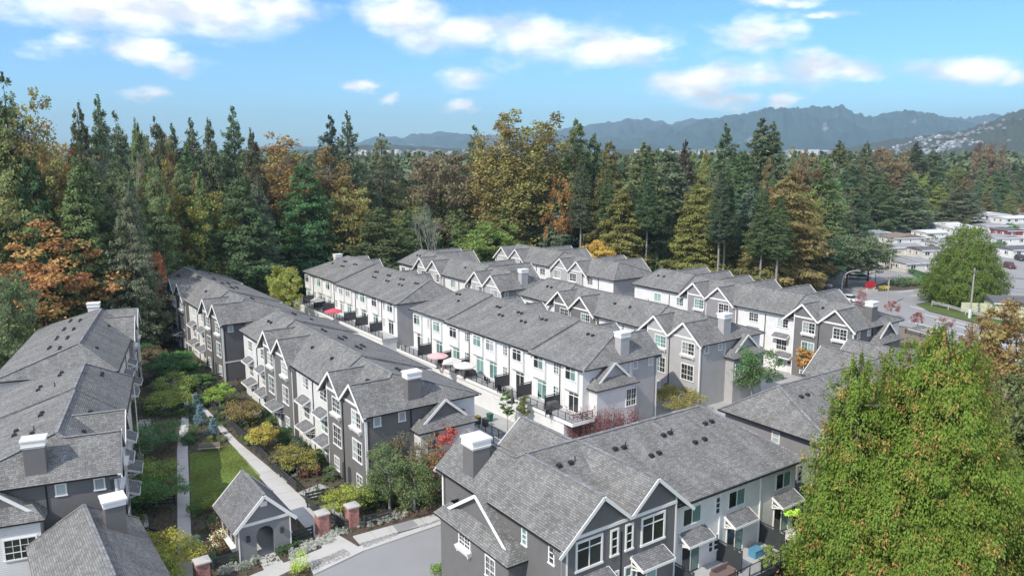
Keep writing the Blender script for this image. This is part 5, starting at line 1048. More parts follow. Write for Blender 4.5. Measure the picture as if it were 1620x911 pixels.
# ---------------- the big cedar in the right foreground ----------------
def big_cedar(x,y,h,rad,seed,label,col,n=70000,col2=None,fs=1.0,trunk=1.6,per=34,power=.66,lb=1.0):
    root=thing('cedar_tree',label,'tree',(x,y,0)); t=link('trunk',TRK['con'][0],root); t.scale=(trunk,trunk,h*.95/29)
    rs=np.random.RandomState(seed)
    # boughs: each a drooping plane of hanging fronds
    nb=int(n/per); tz=1-np.sqrt(rs.rand(nb))*.97; a=rs.rand(nb)*6.283; lob=1+.15*np.sin(a*3+tz*9)+.13*np.sin(a*5-tz*14+2)+.12*np.sin(a*9+tz*23)
    lob=1+(lob-1)*lb; R_=rad*np.clip(1-tz,0,1)**power*lob*rs.uniform(.70,1.10,nb); R_=np.where(tz<.18,R_*(.80+tz*1.1),R_)
    zb=h*(.02+.98*tz)+rs.randn(nb)*.25
    idx=np.repeat(np.arange(nb),per); s=rs.rand(len(idx))**.55*.55+.47; lat=rs.randn(len(idx))*.30*(1.3-s)
    bd=np.stack([np.cos(a),np.sin(a),0*a],1)[idx]; pp=np.stack([-np.sin(a),np.cos(a),0*a],1)[idx]; Rr=R_[idx]
    L_=np.minimum(Rr,3.4)
    out=Rr-L_*(1-s)
    c=bd*out[:,None]+pp*(lat*np.minimum(Rr*.5,1.4)*1.5)[:,None]; dr=-.22*L_*(s)-.35*np.abs(lat)*L_*.6+.22*L_*s*s
    c[:,2]=zb[idx]+dr*.8+rs.randn(len(idx))*.30
    d=unit(bd*.55+pp*(np.sign(lat)*.45)[:,None]+np.stack([0*s,0*s,-rs.uniform(.3,1.6,len(s))],1)+rs.randn(len(s),3)*.35); nn=unit(bd*.7+rs.randn(len(s),3)*.5+[0,0,.7]); nn=unit(nn-d*(nn*d).sum(1,keepdims=True))
    l=rs.uniform(.16,.40,len(s))*fs; V,F=kites(c,d,nn,l,l*.42)
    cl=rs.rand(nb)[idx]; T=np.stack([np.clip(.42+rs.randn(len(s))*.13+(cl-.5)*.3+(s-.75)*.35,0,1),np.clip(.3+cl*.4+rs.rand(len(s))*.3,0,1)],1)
    rust=(rs.rand(nb)<.20)[idx]&(rs.rand(len(s))<.5)
    for nm,mk,cc in(('crown',~rust,col),('browned_fronds',rust,col2 or (.30,.12,.035))):
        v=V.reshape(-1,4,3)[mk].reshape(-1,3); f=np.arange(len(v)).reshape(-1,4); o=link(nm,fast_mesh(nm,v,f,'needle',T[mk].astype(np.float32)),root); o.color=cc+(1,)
CG=(.084,.122,.010)
xx,yy,zz_=at_depth(1495,516,54); big_cedar(xx,yy,zz_,8.4,5,'huge yellow-green cedar filling the lower right, browned frond tips',CG,n=290000,col2=(.21,.11,.03),fs=.82,per=64,power=.56)
xx,yy,zz_=at_depth(1362,556,54.5); big_cedar(xx,yy,zz_,4.3,15,'left shoulder of the yellow-green cedar clump, nearest the taupe row',CG,n=90000,col2=(.21,.11,.03),fs=.82,per=60,power=.52)
xx,yy,zz_=at_depth(1425,540,57); big_cedar(xx,yy,zz_,5.5,25,'middle stem of the yellow-green cedar clump, between shoulder and highest top',(.074,.108,.012),n=70000,col2=(.17,.09,.03),fs=.85,per=60,power=.52)
big_cedar(36.5,60,20,5.0,6,'orange-tinted conifer just behind the huge foreground cedar',(.085,.08,.022),n=40000,fs=1.4)
xx,yy,zz_=at_depth(1536,350,175); big_cedar(xx,yy,zz_,9.6,9,'rounded bright green cedar beside the road and utility pole',(.068,.098,.013),n=80000,fs=1.2,trunk=1.0,col2=(.10,.115,.02),power=.5,lb=.35)
# ---------------- main road and mobile home park on the right ----------------
MT['paint']=plain('road_paint',(.75,.75,.72),.7,.1)
sheet('road',PX((1150,478),(1262,452),(1310,443),(1360,447),(1395,437),(1470,430),(1700,428),(1700,474),(1500,470),(1449,481),(1470,493),(1540,511),(1620,529),(1760,565),(1760,640),(1620,566),(1555,549),(1480,529),(1436,517),(1400,512),(1240,505)),.004,'asphalt')
sheet('verge',PX((1345,520),(1436,517),(1480,529),(1555,549),(1620,566),(1760,640),(1700,900),(1500,640)),.003,'verge_soil')
sheet('grass_corner',PX((1449,482),(1500,472),(1560,474),(1620,485),(1700,500),(1700,545),(1620,527),(1540,509),(1470,492)),.012,'grass')
sheet('planting_strip',PX((1384,461),(1430,459),(1480,454),(1478,444),(1440,444),(1405,444),(1386,452)),.012,'mulch')
sheet('pavement',PX((1436,520),(1480,532),(1555,552),(1620,570),(1760,645),(1760,652),(1620,575),(1555,556),(1480,535),(1436,523)),.1,'concrete',th=.1)
sheet('park_ground',PX((1310,443),(1360,447),(1395,437),(1470,430),(1700,428),(1700,328),(1330,336)),.003,'concrete_dark')
def stripe(a,b,w=.14,name='lane_marking'):
    A=Vector(gp(*a)+(0,)); B=Vector(gp(*b)+(0,)); d=(B-A).normalized(); s=Vector((-d.y,d.x,0))*w/2
    sheet(name,[(A-s)[:2],(B-s)[:2],(B+s)[:2],(A+s)[:2]],.0085,'paint')
for a,b in(((1437,508),(1620,553)),((1462,497),(1620,536)),((1440,484),(1462,490)),((1440,468),(1462,466)),((1478,507),(1494,511)),((1512,515),(1530,520)),((1550,525),(1572,531)),((1420,462),(1450,459))): stripe(a,b,.3)
for p,r,h,c,l in [((1418,452),2.4,2.2,(.06,.10,.05),'dark green shrub mass at the left of the roadside planting strip'),((1440,451),2.0,1.8,(.10,.15,.06),'pale green shrub mass in the middle of the planting strip'),((1462,448),2.2,2.2,(.07,.13,.05),'green shrub mass at the right of the planting strip'),((1398,458),1.0,.8,(.25,.22,.04),'yellow low shrub at the tip of the planting strip'),((1465,428),1.4,1.5,(.22,.05,.04),'dark red bush beside the nearest mobile home')]: bush(*p,r,h,c,l,leaf=.4,cl=22)
def purple(px,base,top,label):
    Y=gp(px,base)[1]; x,y,z=at_depth(px,top,Y); t=garden_tree(px,(base+top)/2,9,(.16,.055,.05),label,zz=z*.62,leaf=.22,flat=.9,rz=.36,dens=.45,zc=.62,h=z,group='young red-leaved street trees along the main road')
purple(1363,492,455,'young red-leaved street tree nearest the white parked car'); purple(1411,500,470,'young red-leaved street tree below the left utility pole'); purple(1453,517,488,'young red-leaved street tree at the kerb right of the charcoal chimney'); purple(1497,530,500,'sparse pinkish street tree beside the main road')
MT['pole']=plain('weathered_pole_wood',(.36,.33,.30),.9,.2,2)
def pole(px,base,top,label,arms=((.93,2.4),)):
    x,y=gp(px,base); z=at_depth(px,top,y)[2]; root=thing('utility_pole',label,'utility pole',(x,y,0),R(30),'wooden utility poles along the road')
    MB().tube((0,0,0),(0,0,z),.2,.13,10,'pole').obj('post',root)
    for f,w in arms: MB().box(-w/2,w/2,-.16,-.04,z*f,z*f+.14,'wood').obj('crossarm',root)
    MB().tube((.28,0,z*.72),(.28,0,z*.8),.2,.2,10,'pipe').obj('transformer',root)
    MB().box(-.22,.22,-.22,.22,0,1.9 if px>1500 else .3,'garage' if px>1500 else 'concrete').obj('base_guard',root)
    return Vector((x,y,z))
pA_=pole(1403,484,402,'utility pole left of the road junction with two crossarms',((.95,2.6),(.55,3.0))); pB_=pole(1534,503,424,'utility pole in front of the rounded bright green cedar'); pC_=pole(1298,443,402,'utility pole beside the dark spreading trees')
far=pB_+(pB_-pA_)*.9; far.z=pB_.z
def wire(a,b,label,sag=.9):
    m=MB(); n=10; pr=None
    for k in range(n+1):
        t=k/n; p=a.lerp(b,t)-Vector((0,0,sag*4*t*(1-t)))
        if pr: m.tube(pr,p,.035,.035,4,'black')
        pr=p
    tag(m.obj('overhead_wire'),label,'wire','overhead wires between the utility poles')
for (A,B,nm) in((pC_,pA_,'between the left two poles'),(pA_,pB_,'crossing in front of the rounded cedar'),(pB_,far,'leaving to the right edge')):
    for dz,dx,w in((-.3,-1.0,'left upper'),(-.3,1.0,'right upper'),(-2.4,0,'lower'),(-3.0,.1,'lowest')): wire(A+Vector((dx,0,dz)),B+Vector((dx,0,dz)),'%s overhead wire %s'%(w,nm))
def street_lamp():
    x,y=gp(1331,466); z=at_depth(1350,428,y)[2]; root=thing('street_lamp','curved-arm street lamp at the junction beyond the grey roofs','street lamp',(x,y,0)); m=MB(); pr=Vector((0,0,0))
    for k in range(1,13): 
        t=k/12; p=Vector((3.2*max(0,(t-.45)/.55)**2,0,z*min(1,t*1.25 if t<.6 else .75+.25*math.sin((t-.6)/.4*1.57)))); m.tube(pr,p,.11,.09,8,'soffit'); pr=p
    m.obj('post',root); MB().box(pr.x,pr.x+.9,-.16,.16,pr.z-.12,pr.z+.06,'soffit').obj('lamp_head',root)
    x,y=gp(1384,453); z=at_depth(1385,425,y)[2]; root=thing('lamp_post','black lamp post with a round globe at the park entrance','street lamp',(x,y,0)); MB().tube((0,0,0),(0,0,z-.4),.09,.07,8,'black').obj('post',root); MB().tube((0,0,0),(0,0,.9),.16,.14,8,'black').obj('base',root)
    m=MB(); 
    for i in range(5): a0,a1=math.pi*i/5-1.57,math.pi*(i+1)/5-1.57; m.tube((0,0,z-.1+.3*math.sin(a0)),(0,0,z-.1+.3*math.sin(a1)),max(.02,.3*math.cos(a0)),max(.02,.3*math.cos(a1)),10,'trim')
    m.obj('globe',root)
    x,y=gp(1376,463); root=thing('oval_sign','red oval sign board on a low wall at the junction','sign',(x,y,0),R(10)); flat('sign_red',(.45,.03,.04)); m=MB(); pts=[(1.5*math.cos(t),2.0+.95*math.sin(t)) for t in [2*math.pi*k/20 for k in range(20)]]; m.prism([(a,-.06,b) for a,b in pts],[(a,.06,b) for a,b in pts],'sign_red').obj('board',root)
    MB().box(-2,2,-.25,.25,0,.7,'capstone').obj('low_wall',root); m=MB(); m.box(-.9,-.8,-.05,.05,.7,1.6,'trim').obj('post',root); MB().box(.8,.9,-.05,.05,.7,1.6,'trim').obj('post',root)
street_lamp()
rf=rail_fence([gp(1474,484),gp(1500,490),gp(1527,498),gp(1562,506),gp(1620,518)],'white road rail in front of the rounded cedar',h=1.1,rails=2,step=4,group=None)
for c in rf.children: c.data=c.data.copy(); c.data.materials[0]=MT['soffit']
rail_fence([gp(1432,527),gp(1480,540),gp(1555,560)],'low dark rail on the verge behind the main road row',h=.8,rails=2,step=4,group=None)
# vehicles
flat('car_white',(.8,.8,.8),.25); flat('car_blue',(.35,.42,.48),.3); flat('car_maroon',(.16,.03,.03),.3); flat('car_dark',(.04,.04,.045),.3); flat('tyre',(.02,.02,.02),.9); flat('lamp_red',(.5,.02,.02),.3); flat('rim',(.5,.5,.52),.3,.6)
def car(x,y,rot,col,label,suv=True,name='parked_car'):
    root=thing(name,label,'car',(x,y,.02),rot); L,Wd=4.7,1.85; hb=1.0 if suv else .85; ht=1.72 if suv else 1.42
    m=MB(); prof=[(-L/2,.35),(-L/2+.05,hb-.1),(-L/2+1.0,hb),(L/2-.1,hb),(L/2,.6),(L/2,.3)] if suv else [(-L/2,.35),(-L/2+.05,hb-.15),(-L/2+1.1,hb),(L/2-.7,hb),(L/2,hb-.1),(L/2,.3)]
    m.prism([(a,-Wd/2,b) for a,b in prof],[(a,Wd/2,b) for a,b in prof],col)
    m.obj('body',root)
    cb=[(-L/2+1.1,hb),(-L/2+1.75,ht),(L/2-.6 if suv else L/2-1.5,ht),(L/2-.12 if suv else L/2-.7,hb)]
    MB().prism([(a,-Wd/2+.12,b-.0) for a,b in cb],[(a,Wd/2-.12,b-.0) for a,b in cb],'g_dark').obj('window',root)
    MB().prism([(-L/2+1.65,-Wd/2+.15,ht-.02),(L/2-.55 if suv else L/2-1.4,-Wd/2+.15,ht-.02),(L/2-.55 if suv else L/2-1.4,Wd/2-.15,ht-.02),(-L/2+1.65,Wd/2-.15,ht-.02)],[(-L/2+1.85,-Wd/2+.3,ht+.07),(L/2-.8 if suv else L/2-1.7,-Wd/2+.3,ht+.07),(L/2-.8 if suv else L/2-1.7,Wd/2-.3,ht+.07),(-L/2+1.85,Wd/2-.3,ht+.07)],col).obj('roof',root)
    for sx in(-1.4,1.4):
        for s in(-1,1):
            w=MB().tube((sx,s*(Wd/2-.2),.33),(sx,s*(Wd/2+.02),.33),.34,.34,14,'tyre').obj('wheel',root); MB().tube((sx,s*(Wd/2+.02),.33),(sx,s*(Wd/2+.03),.33),.2,.2,10,'rim').obj('rim',w)
    for s in(-1,1): MB().box(-L/2-.02,-L/2+.06,s*.75-.18,s*.75+.18,.62,.8,'g_blind').obj('headlight',root); MB().box(L/2-.06,L/2+.015,s*.75-.14,s*.75+.14,.65,.85,'lamp_red').obj('tail_light',root)
car(*gp(1300,455),R(8),'car_white','white SUV crossing the junction at the edge of the brown-gold cedar'); car(*gp(1342,476),R(-60),'car_white','white car half hidden behind the grey roof peaks',False); car(*gp(1362,442),R(5),'car_blue','pale blue car parked beneath the dark spreading trees',False); car(*gp(1350,441),R(5),'car_white','white car parked beneath the dark spreading trees',False)
car(*gp(1597,424),R(80),'car_maroon','maroon car parked in the mobile home park at the right edge'); car(*gp(1614,412),R(80),'car_dark','dark car beside the white mobile home at the right edge')
for n_,c in dict(mh_white=(.74,.74,.73),mh_cream=(.66,.63,.58),mh_red=(.33,.07,.06),mh_yellow=(.62,.62,.45),mh_brown=(.22,.15,.11),mr_grey=(.30,.30,.31),mr_pale=(.62,.62,.62),mr_dark=(.13,.13,.14),mr_brown=(.24,.19,.16),mh_teal=(.2,.42,.45)).items(): MT[n_]=siding(n_,c,.25,amt=.15) if n_[:3]=='mh_' else plain(n_,c,.8,.1,.5)
def home(l,r,base,wall,roof,label,rot=8,D=9,h=2.7,rise=.9,gable='side',fascia='trim',zb=0):
    c=gp((l+r)/2,base); Wd=(r-l)*c[1]/1260; root=thing('mobile_home',label,'mobile home',(c[0],c[1]+D/2,0),R(rot),'mobile homes in the park'); a,b=Wd/2-.3,D/2
    m=MB(); m.box(-a,a,-b,b,0,h,wall); m.obj('wall',root); m=MB()
    if gable=='side': # ridge along x
        m.prism([(-a-.35,-b-.4,h),(-a-.35,0,h+rise),(-a-.35,b+.4,h)],[(a+.35,-b-.4,h),(a+.35,0,h+rise),(a+.35,b+.4,h)],roof); 
    else: m.prism([(-a-.4,-b-.35,h),(0,-b-.35,h+rise),(a+.4,-b-.35,h)],[(-a-.4,b+.35,h),(0,b+.35,h+rise),(a+.4,b+.35,h)],roof)
    m.obj('roof',root)
    m=MB(); m.box(-a-.38,a+.38,-b-.43,-b-.38,h-.2,h+.03,fascia); m.obj('fascia',root)
    rs=random.Random(int(l*7)); n=max(2,int(Wd/4)); 
    for k in range(n):
        x=-a+(k+.5)*2*a/n; 
        if k==n//2: entry_door(root,(x,-b,.1),0)
        else: window(root,(x,-b,1.6),0,min(1.6,2*a/n*.6),1.0,'slider',(rs.choice(('g_dark','g_blind')),'g_dark'),tr=.08)
    for y in(-b*.4,b*.4): window(root,(-a,y,1.6),-math.pi/2,1.3,1.0,'slider',('g_dark','g_blind'),tr=.08)
    if rs.random()<.7: MB().box(a+.3,a+3.8,-b+.5,b-.5,h-.25,h-.1,'mr_pale').obj('carport_roof',root); MB().box(a+3.5,a+3.6,-b+.6,-b+.7,0,h-.25,'trim').obj('carport_post',root)
    return root
HM=[(1335,1386,355,'mh_white','mr_pale','flat white mobile home at the far left of the park'),(1391,1470,359,'mh_white','mr_brown','long white mobile home under a brown roof at the back'),(1357,1436,367,'mh_white','mr_pale','long pale-roofed mobile home behind the teal-edged one'),
(1350,1402,380,'mh_white','mr_grey','white mobile home with teal roof edge at the left','mh_teal'),(1404,1468,388,'mh_white','mr_brown','white mobile home with twin blinds and brown-grey roof'),(1456,1500,379,'mh_white','mr_pale','small square white mobile home in the middle'),(1474,1526,366,'mh_white','mr_pale','white mobile home with pale carport behind the small square one'),
(1533,1604,349,'mh_white','mr_pale','large white house with pale gables at the back right'),(1476,1514,397,'mh_white','mr_grey','white mobile home with bay window left of the rounded cedar'),(1395,1462,404,'mh_cream','mr_grey','cream mobile home with broad grey roof behind the nearest home'),(1452,1492,409,'mh_cream','mr_dark','low dark-roofed mobile home right of the nearest home'),
(1418,1476,431,'mh_cream','mr_grey','nearest cream mobile home with a large front window above the hedge'),(1552,1592,368,'mh_white','mr_grey','grey-roofed mobile home right of the rounded cedar top'),(1584,1630,376,'mh_red','mr_dark','red mobile home at the right edge'),(1566,1625,388,'mh_white','mr_grey','white mobile home below the red one'),(1590,1640,408,'mh_white','mr_dark','white mobile home with dark roof at the right edge'),(1500,1545,372,'mh_white','mr_pale','pale mobile home just behind the rounded cedar top'),(1580,1640,354,'mh_white','mr_pale','pale long mobile home at the far right back'),(1300,1340,366,'mh_white','mr_pale','pale mobile home half hidden by trees at the park corner')]
for k,h_ in enumerate(HM): home(*h_[:5],h_[5],rot=(12,14,8,16)[k%4],D=8 if k!=11 else 11,gable='front' if k in(4,7,14,13) else 'side',fascia=h_[6] if len(h_)>6 else 'trim',rise=1.3 if k in(4,7) else .8)
home(1580,1660,503,'mh_yellow','mr_dark','pale yellow low building with dark roof at the right edge by the road',rot=-12,D=9,h=3.0)
x,y=gp(1556,494); root=thing('garden_wall','pale green garden wall beside the yellow low building','wall',(x,y,0),R(-12)); MB().box(-4.5,4.5,-.12,.12,0,2.0,'mh_yellow').obj('panel',root)
x,y=gp(1600,893); root=thing('board_fence','tan board fence with lattice top in the lower right corner','fence',(x,y,0),R(-25)); MT['tan']=plain('tan_boards',(.36,.26,.16),.8,.15,2)
for k in range(14): MB().box(-3+k*.45,-3+k*.45+.42,-.03,.03,0,1.6,'tan').obj('board',root)
MB().box(-3,3.3,-.05,.05,1.62,1.75,'tan').obj('top_rail',root)
sheet('side_grass',PX((1500,900),(1640,860),(1760,930),(1700,1200),(1480,1100)),.014,'grass')
for i,(px,py) in enumerate([(1345,372),(1360,362),(1398,374),(1446,366),(1470,382),(1468,398),(1392,398),(1408,412),(1500,384),(1522,368),(1548,358),(1560,382),(1580,392),(1440,350),(1475,352),(1508,346),(1600,362),(1545,372)]): bush(px,py,2.2,2.6,jit((.06,.09,.03),.25,rr),'rounded green shrub between the mobile homes','shrubs between the mobile homes',leaf=.4,cl=16)
# ---------------- deck furniture ----------------
flat('pink_cloth',(.62,.10,.14),.8); flat('blush_cloth',(.72,.45,.46),.8); flat('cream_cloth',(.72,.68,.64),.8); flat('blue_cloth',(.10,.28,.42),.7); flat('wicker',(.20,.14,.13),.8); flat('cover_grey',(.10,.10,.105),.7); flat('bin_yellow',(.6,.42,.03),.6); flat('bin_green',(.03,.14,.10),.6)
def on(frame_root,x,y,z):
    bpy.context.view_layer.update(); p=frame_root.matrix_world@Vector((x,y,z)); return p
def umbrella(p,r,mat,label,tilt=0.0,h=2.3):
    root=thing('patio_umbrella',label,'umbrella',p,0,'patio umbrellas on the decks'); MB().tube((0,0,0),(0,0,h+.2),.025,.025,8,'black').obj('pole',root); m=MB(); n=8
    for k in range(n):
        a,b=2*math.pi*k/n,2*math.pi*(k+1)/n; A=(r*math.cos(a),r*math.sin(a),h-.45); B=(r*math.cos(b),r*math.sin(b),h-.45); m.poly([A,B,(0,0,h+.1)],mat); m.poly([(A[0],A[1],A[2]-.15),(B[0],B[1],B[2]-.15),B,A],mat)
        m.poly([(0,0,h+.06),(B[0]*.99,B[1]*.99,B[2]-.02),(A[0]*.99,A[1]*.99,A[2]-.02)],mat)
    m.obj('canopy',root); MB().tube((0,0,0),(0,0,.08),.3,.25,10,'black').obj('base',root)
def on_px(root_y_px,z): return Vector(gp(*root_y_px,z)+(0,))
def dpt(px,py,z): x,y=gp(px,py,z); return (x,y,3.2)
ZD=3.2+2.2
for px,py,r,mt,lb in((527,489,1.7,'pink_cloth','bright pink patio umbrella on the upper white decked row'),(502,472,1.5,'cream_cloth','cream patio umbrella at the far end of the upper decks'),(692,559,1.6,'blush_cloth','blush pink patio umbrella on the central row deck'),(735,574,1.6,'cream_cloth','cream patio umbrella next to the blush pink one, central row deck')): umbrella(dpt(px,py,ZD),r,mt,lb)
root=thing('canopy_tent','small white and red deck canopy between the pink and cream umbrellas','canopy',dpt(715,570,ZD)); m=MB(); m.prism([(-1.3,-1.2,1.9),(0,-1.2,2.4),(1.3,-1.2,1.9)],[(-1.3,1.2,1.9),(0,1.2,2.4),(1.3,1.2,1.9)],'cream_cloth').obj('roof_cloth',root); MB().box(-1.3,-1.25,-1.2,1.2,.6,1.9,'pink_cloth').obj('side_cloth',root)
for a,b in((-1,-1),(1,-1),(1,1),(-1,1)): MB().box(a*1.2-.03,a*1.2+.03,b*1.1-.03,b*1.1+.03,0,1.95,'trim').obj('leg',root)
root=thing('closed_umbrella','closed black cantilever umbrella on the central row deck','umbrella',dpt(810,628,4.6)); MB().tube((0,0,0),(0,0,.5),.05,.05,8,'black').obj('pole',root); m=MB(); m.tube((0,0,.5),(0,0,1.5),.12,.2,8,'cover_grey'); m.tube((0,0,1.5),(0,0,2.6),.2,.05,8,'cover_grey'); m.obj('canopy',root)
def blob(px,py,z,w,d,h,mat,label,name,cat,base=3.2):
    x,y=gp(px,py,z); root=link(name,MB().prism([(-w/2,-d/2,0),(w/2,-d/2,0),(w/2,d/2,0),(-w/2,d/2,0)],[(-w*.36,-d*.36,h),(w*.36,-d*.36,h),(w*.36,d*.36,h),(-w*.36,d*.36,h)],mat).mesh(name),None,(x,y,base),R(35)); tag(root,label,cat)
    bv=root.modifiers.new('bevel','BEVEL'); bv.width=.12; bv.segments=3
blob(874,641,3.7,1.9,1.0,1.05,'cover_grey','black covered barbecue by the railing of the central deck','covered_grill','grill'); blob(560,492,3.7,2.2,1.3,.9,'cover_grey','grey covered furniture right of the pink umbrella','covered_furniture','furniture'); blob(745,588,3.7,1.6,1.2,.8,'cover_grey','dark covered table under the cream umbrella','covered_table','table')
blob(636,547,3.8,.8,.5,.8,'trim','small white storage box at the far end of the central deck','storage_box','box')
def chair(px,py,mat,label,rot,base=3.2,name='garden_chair',z=None,s=1.0):
    x,y=gp(px,py,base+.3); root=thing(name,label,'chair',(x,y,base),rot); root.scale=(s,s,s); MB().box(-.28,.28,-.28,.28,.36,.44,mat).obj('seat',root); 
    for k in range(4): MB().box(-.27+k*.14,-.27+k*.14+.11,.24,.30,.44,1.0,mat).obj('back_slat',root)
    for s_ in(-1,1): 
        MB().box(s_*.32-.05,s_*.32+.05,-.3,.28,.62,.67,mat).obj('armrest',root)
        for t in(-1,1): MB().box(s_*.3-.035,s_*.3+.035,t*.26-.035,t*.26+.035,0,.62,mat).obj('leg',root)
chair(221,726,'capstone','pale adirondack chair between the left row and the green maples',R(200),0,'adirondack_chair',s=1.15)
for i,(px,py) in enumerate([(855,596+30),(792,618),(800,622),(770,602),(868,655)]): chair(px,py,'black','black metal patio chair on the central deck, '+['beside a privacy screen','beside the closed umbrella','behind the closed umbrella','near the covered table','near the covered barbecue'][i],R(40*i))
chair(480,752,'redwood','red-brown adirondack chair on the patio of the corner house, left one',R(20),0,'adirondack_chair',s=1.3); chair(500,748,'redwood','red-brown adirondack chair on the patio of the corner house, right one',R(-20),0,'adirondack_chair',s=1.3)
def bench():
    x,y=gp(331,714); root=thing('park_bench','weathered wooden bench at the top edge of the lawn','bench',(x,y,0),R(14))
    for k in range(3): MB().box(-1.2,1.2,-.25+k*.17,-.25+k*.17+.14,.42,.46,'wood').obj('seat_slat',root)
    for k in range(3): MB().box(-1.2,1.2,.27,.31,.52+k*.16,.52+k*.16+.13,'wood').obj('back_slat',root)
    for s in(-1,1): MB().box(s*1.1-.04,s*1.1+.04,-.25,.3,0,.42,'wood').obj('leg',root)
bench()
# lane: bins and low rail near the white end wall
for px,py,mt,lb in((756,664,'bin_green','green wheeled bin with a yellow lid behind the charcoal corner house'),(768,668,'cover_grey','black wheeled bin beside the green one'),(775,660,'bin_green','dark green wheeled bin in the lane')):
    x,y=gp(px,py+6); root=thing('wheeled_bin',lb,'bin',(x,y,0),R(35),None); MB().prism([(-.25,-.3,0),(.25,-.3,0),(.25,.3,0),(-.25,.3,0)],[(-.3,-.36,.95),(.3,-.36,.95),(.3,.36,.95),(-.3,.36,.95)],mt).obj('body',root); MB().box(-.33,.33,-.4,.4,.95,1.05,'bin_yellow' if px==756 else mt).obj('lid',root)
rail_fence([gp(752,672,.9),gp(784,694,.9)],'low black rail above the lane behind the foreground chimney',h=.9,rails=2,group=None)
# foreground deck of the nearest row
DU=lambda xd,yd:(3.2+xd*math.sin(R(54.9))-yd*math.sin(R(145))*-1*-1 if False else 3.2+xd*az_vec(54.9).x+yd*az_vec(144.9).x,47.8+xd*az_vec(54.9).y+yd*az_vec(144.9).y)
def sofa():
    x,y=DU(14.6,1.6); root=thing('wicker_sofa','brown wicker deck sofa beside the grey privacy screen in the foreground','sofa',(x,y,2.7),R(35)); MB().box(-.9,.9,-.4,.4,0,.42,'wicker').obj('seat',root); MB().box(-.9,.9,.3,.45,.42,.9,'wicker').obj('backrest',root)
    for s in(-1,1): MB().box(s*.9-.12,s*.9+.12,-.4,.45,0,.65,'wicker').obj('armrest',root)
    x,y=DU(19.4,.9); root=thing('storage_bin','blue plastic box on the foreground deck','box',(x,y,2.7),R(35)); MB().box(-.5,.5,-.35,.35,0,.6,'blue_cloth').obj('body',root); MB().box(-.53,.53,-.38,.38,.6,.66,'blue_cloth').obj('lid',root)
    x,y=DU(24.0,1.6); root=thing('deck_table','table under a blue and white cloth on the foreground deck by the big cedar','table',(x,y,2.7),R(35)); m=MB(); m.box(-1.0,1.0,-.6,.6,.72,.76,'blue_cloth').obj('tabletop',root); MB().prism([(-1.02,-.62,.45),(1.02,-.62,.45),(1.02,.62,.45),(-1.02,.62,.45)],[(-1.0,-.6,.77),(1.0,-.6,.77),(1.0,.6,.77),(-1.0,.6,.77)],'cream_cloth').obj('cloth',root)
    for a,b in((-1,-1),(1,-1),(1,1),(-1,1)): MB().box(a*.9-.04,a*.9+.04,b*.5-.04,b*.5+.04,0,.72,'black').obj('leg',root)
    for i,(xd,yd) in enumerate([(18.2,2.6),(19.2,2.7),(20.3,2.8),(21.2,2.6),(20.0,1.6)]):
        x,y=DU(xd,yd); root=thing('potted_plant',['leafy potted plant at the left end of the deck railing','bushy potted plant second along the deck railing','tall potted plant third along the deck railing','round potted plant at the right end of the deck railing','potted plant standing back from the deck railing'][i],'plant',(x,y,2.7),0,'potted plants on the foreground deck'); MB().tube((0,0,0),(0,0,.4),.2,.27,10,'cover_grey').obj('pot',root)
        c=link('foliage',cached(('bush',.4,.9,.1,14),lambda:broad_mesh('foliage',.9,.42,66,zc=.5,rz=.5,clumps=14,per=40,leaf=.12,cr=.45)),root,(0,0,.3)); c.color=(.12,.17,.03,1)
    x,y=DU(23.9,.9); root=thing('hanging_basket','lime green hanging plant under the canopy nearest the cedar','plant',(x,y,4.9)); c=link('foliage',cached(('bush',.5,.9,.1,14),lambda:broad_mesh('foliage',1.0,.55,67,zc=.4,rz=.5,clumps=14,per=40,leaf=.16,cr=.45)),root); c.color=(.30,.40,.04,1); MB().tube((0,0,.6),(0,0,1.0),.012,.012,4,'black').obj('hook',root)
sofa()
# ---------------- mountains, hills, far town ----------------
def mtmat(name,a,b,rock,rk):
    m,t,bs=new_mat(name); L=t.links.new; bs.inputs['Roughness'].default_value=1; bs.inputs['Specular IOR Level'].default_value=0
    tx=nd(t,'ShaderNodeTexCoord'); n1=nd(t,'ShaderNodeTexNoise'); n1.inputs['Scale'].default_value=.006; n1.inputs['Detail'].default_value=8; L(tx.outputs['Object'],n1.inputs[0]); mx=nd(t,'ShaderNodeMix',data_type='RGBA'); L(n1.outputs[0],mx.inputs[0]); mx.inputs[6].default_value=a+(1,); mx.inputs[7].default_value=b+(1,)
    n2=nd(t,'ShaderNodeTexNoise'); n2.inputs['Scale'].default_value=.004; n2.inputs['Detail'].default_value=10; n2.inputs['Roughness'].default_value=.7; L(tx.outputs['Object'],n2.inputs[0]); mr=nd(t,'ShaderNodeMapRange'); L(n2.outputs[0],mr.inputs[0]); mr.inputs[1].default_value=rk; mr.inputs[2].default_value=rk+.06
    m2=nd(t,'ShaderNodeMix',data_type='RGBA'); L(mr.outputs[0],m2.inputs[0]); L(mx.outputs[2],m2.inputs[6]); m2.inputs[7].default_value=rock+(1,); L(m2.outputs[2],bs.inputs['Base Color']); return m
MT['mtn']=mtmat('mountain_forest',(.035,.07,.075),(.07,.11,.11),(.26,.27,.28),.60); MT['hill']=mtmat('hill_forest',(.035,.055,.035),(.08,.075,.045),(.18,.16,.14),.66)
from mathutils import noise as mnoise
HILL={}
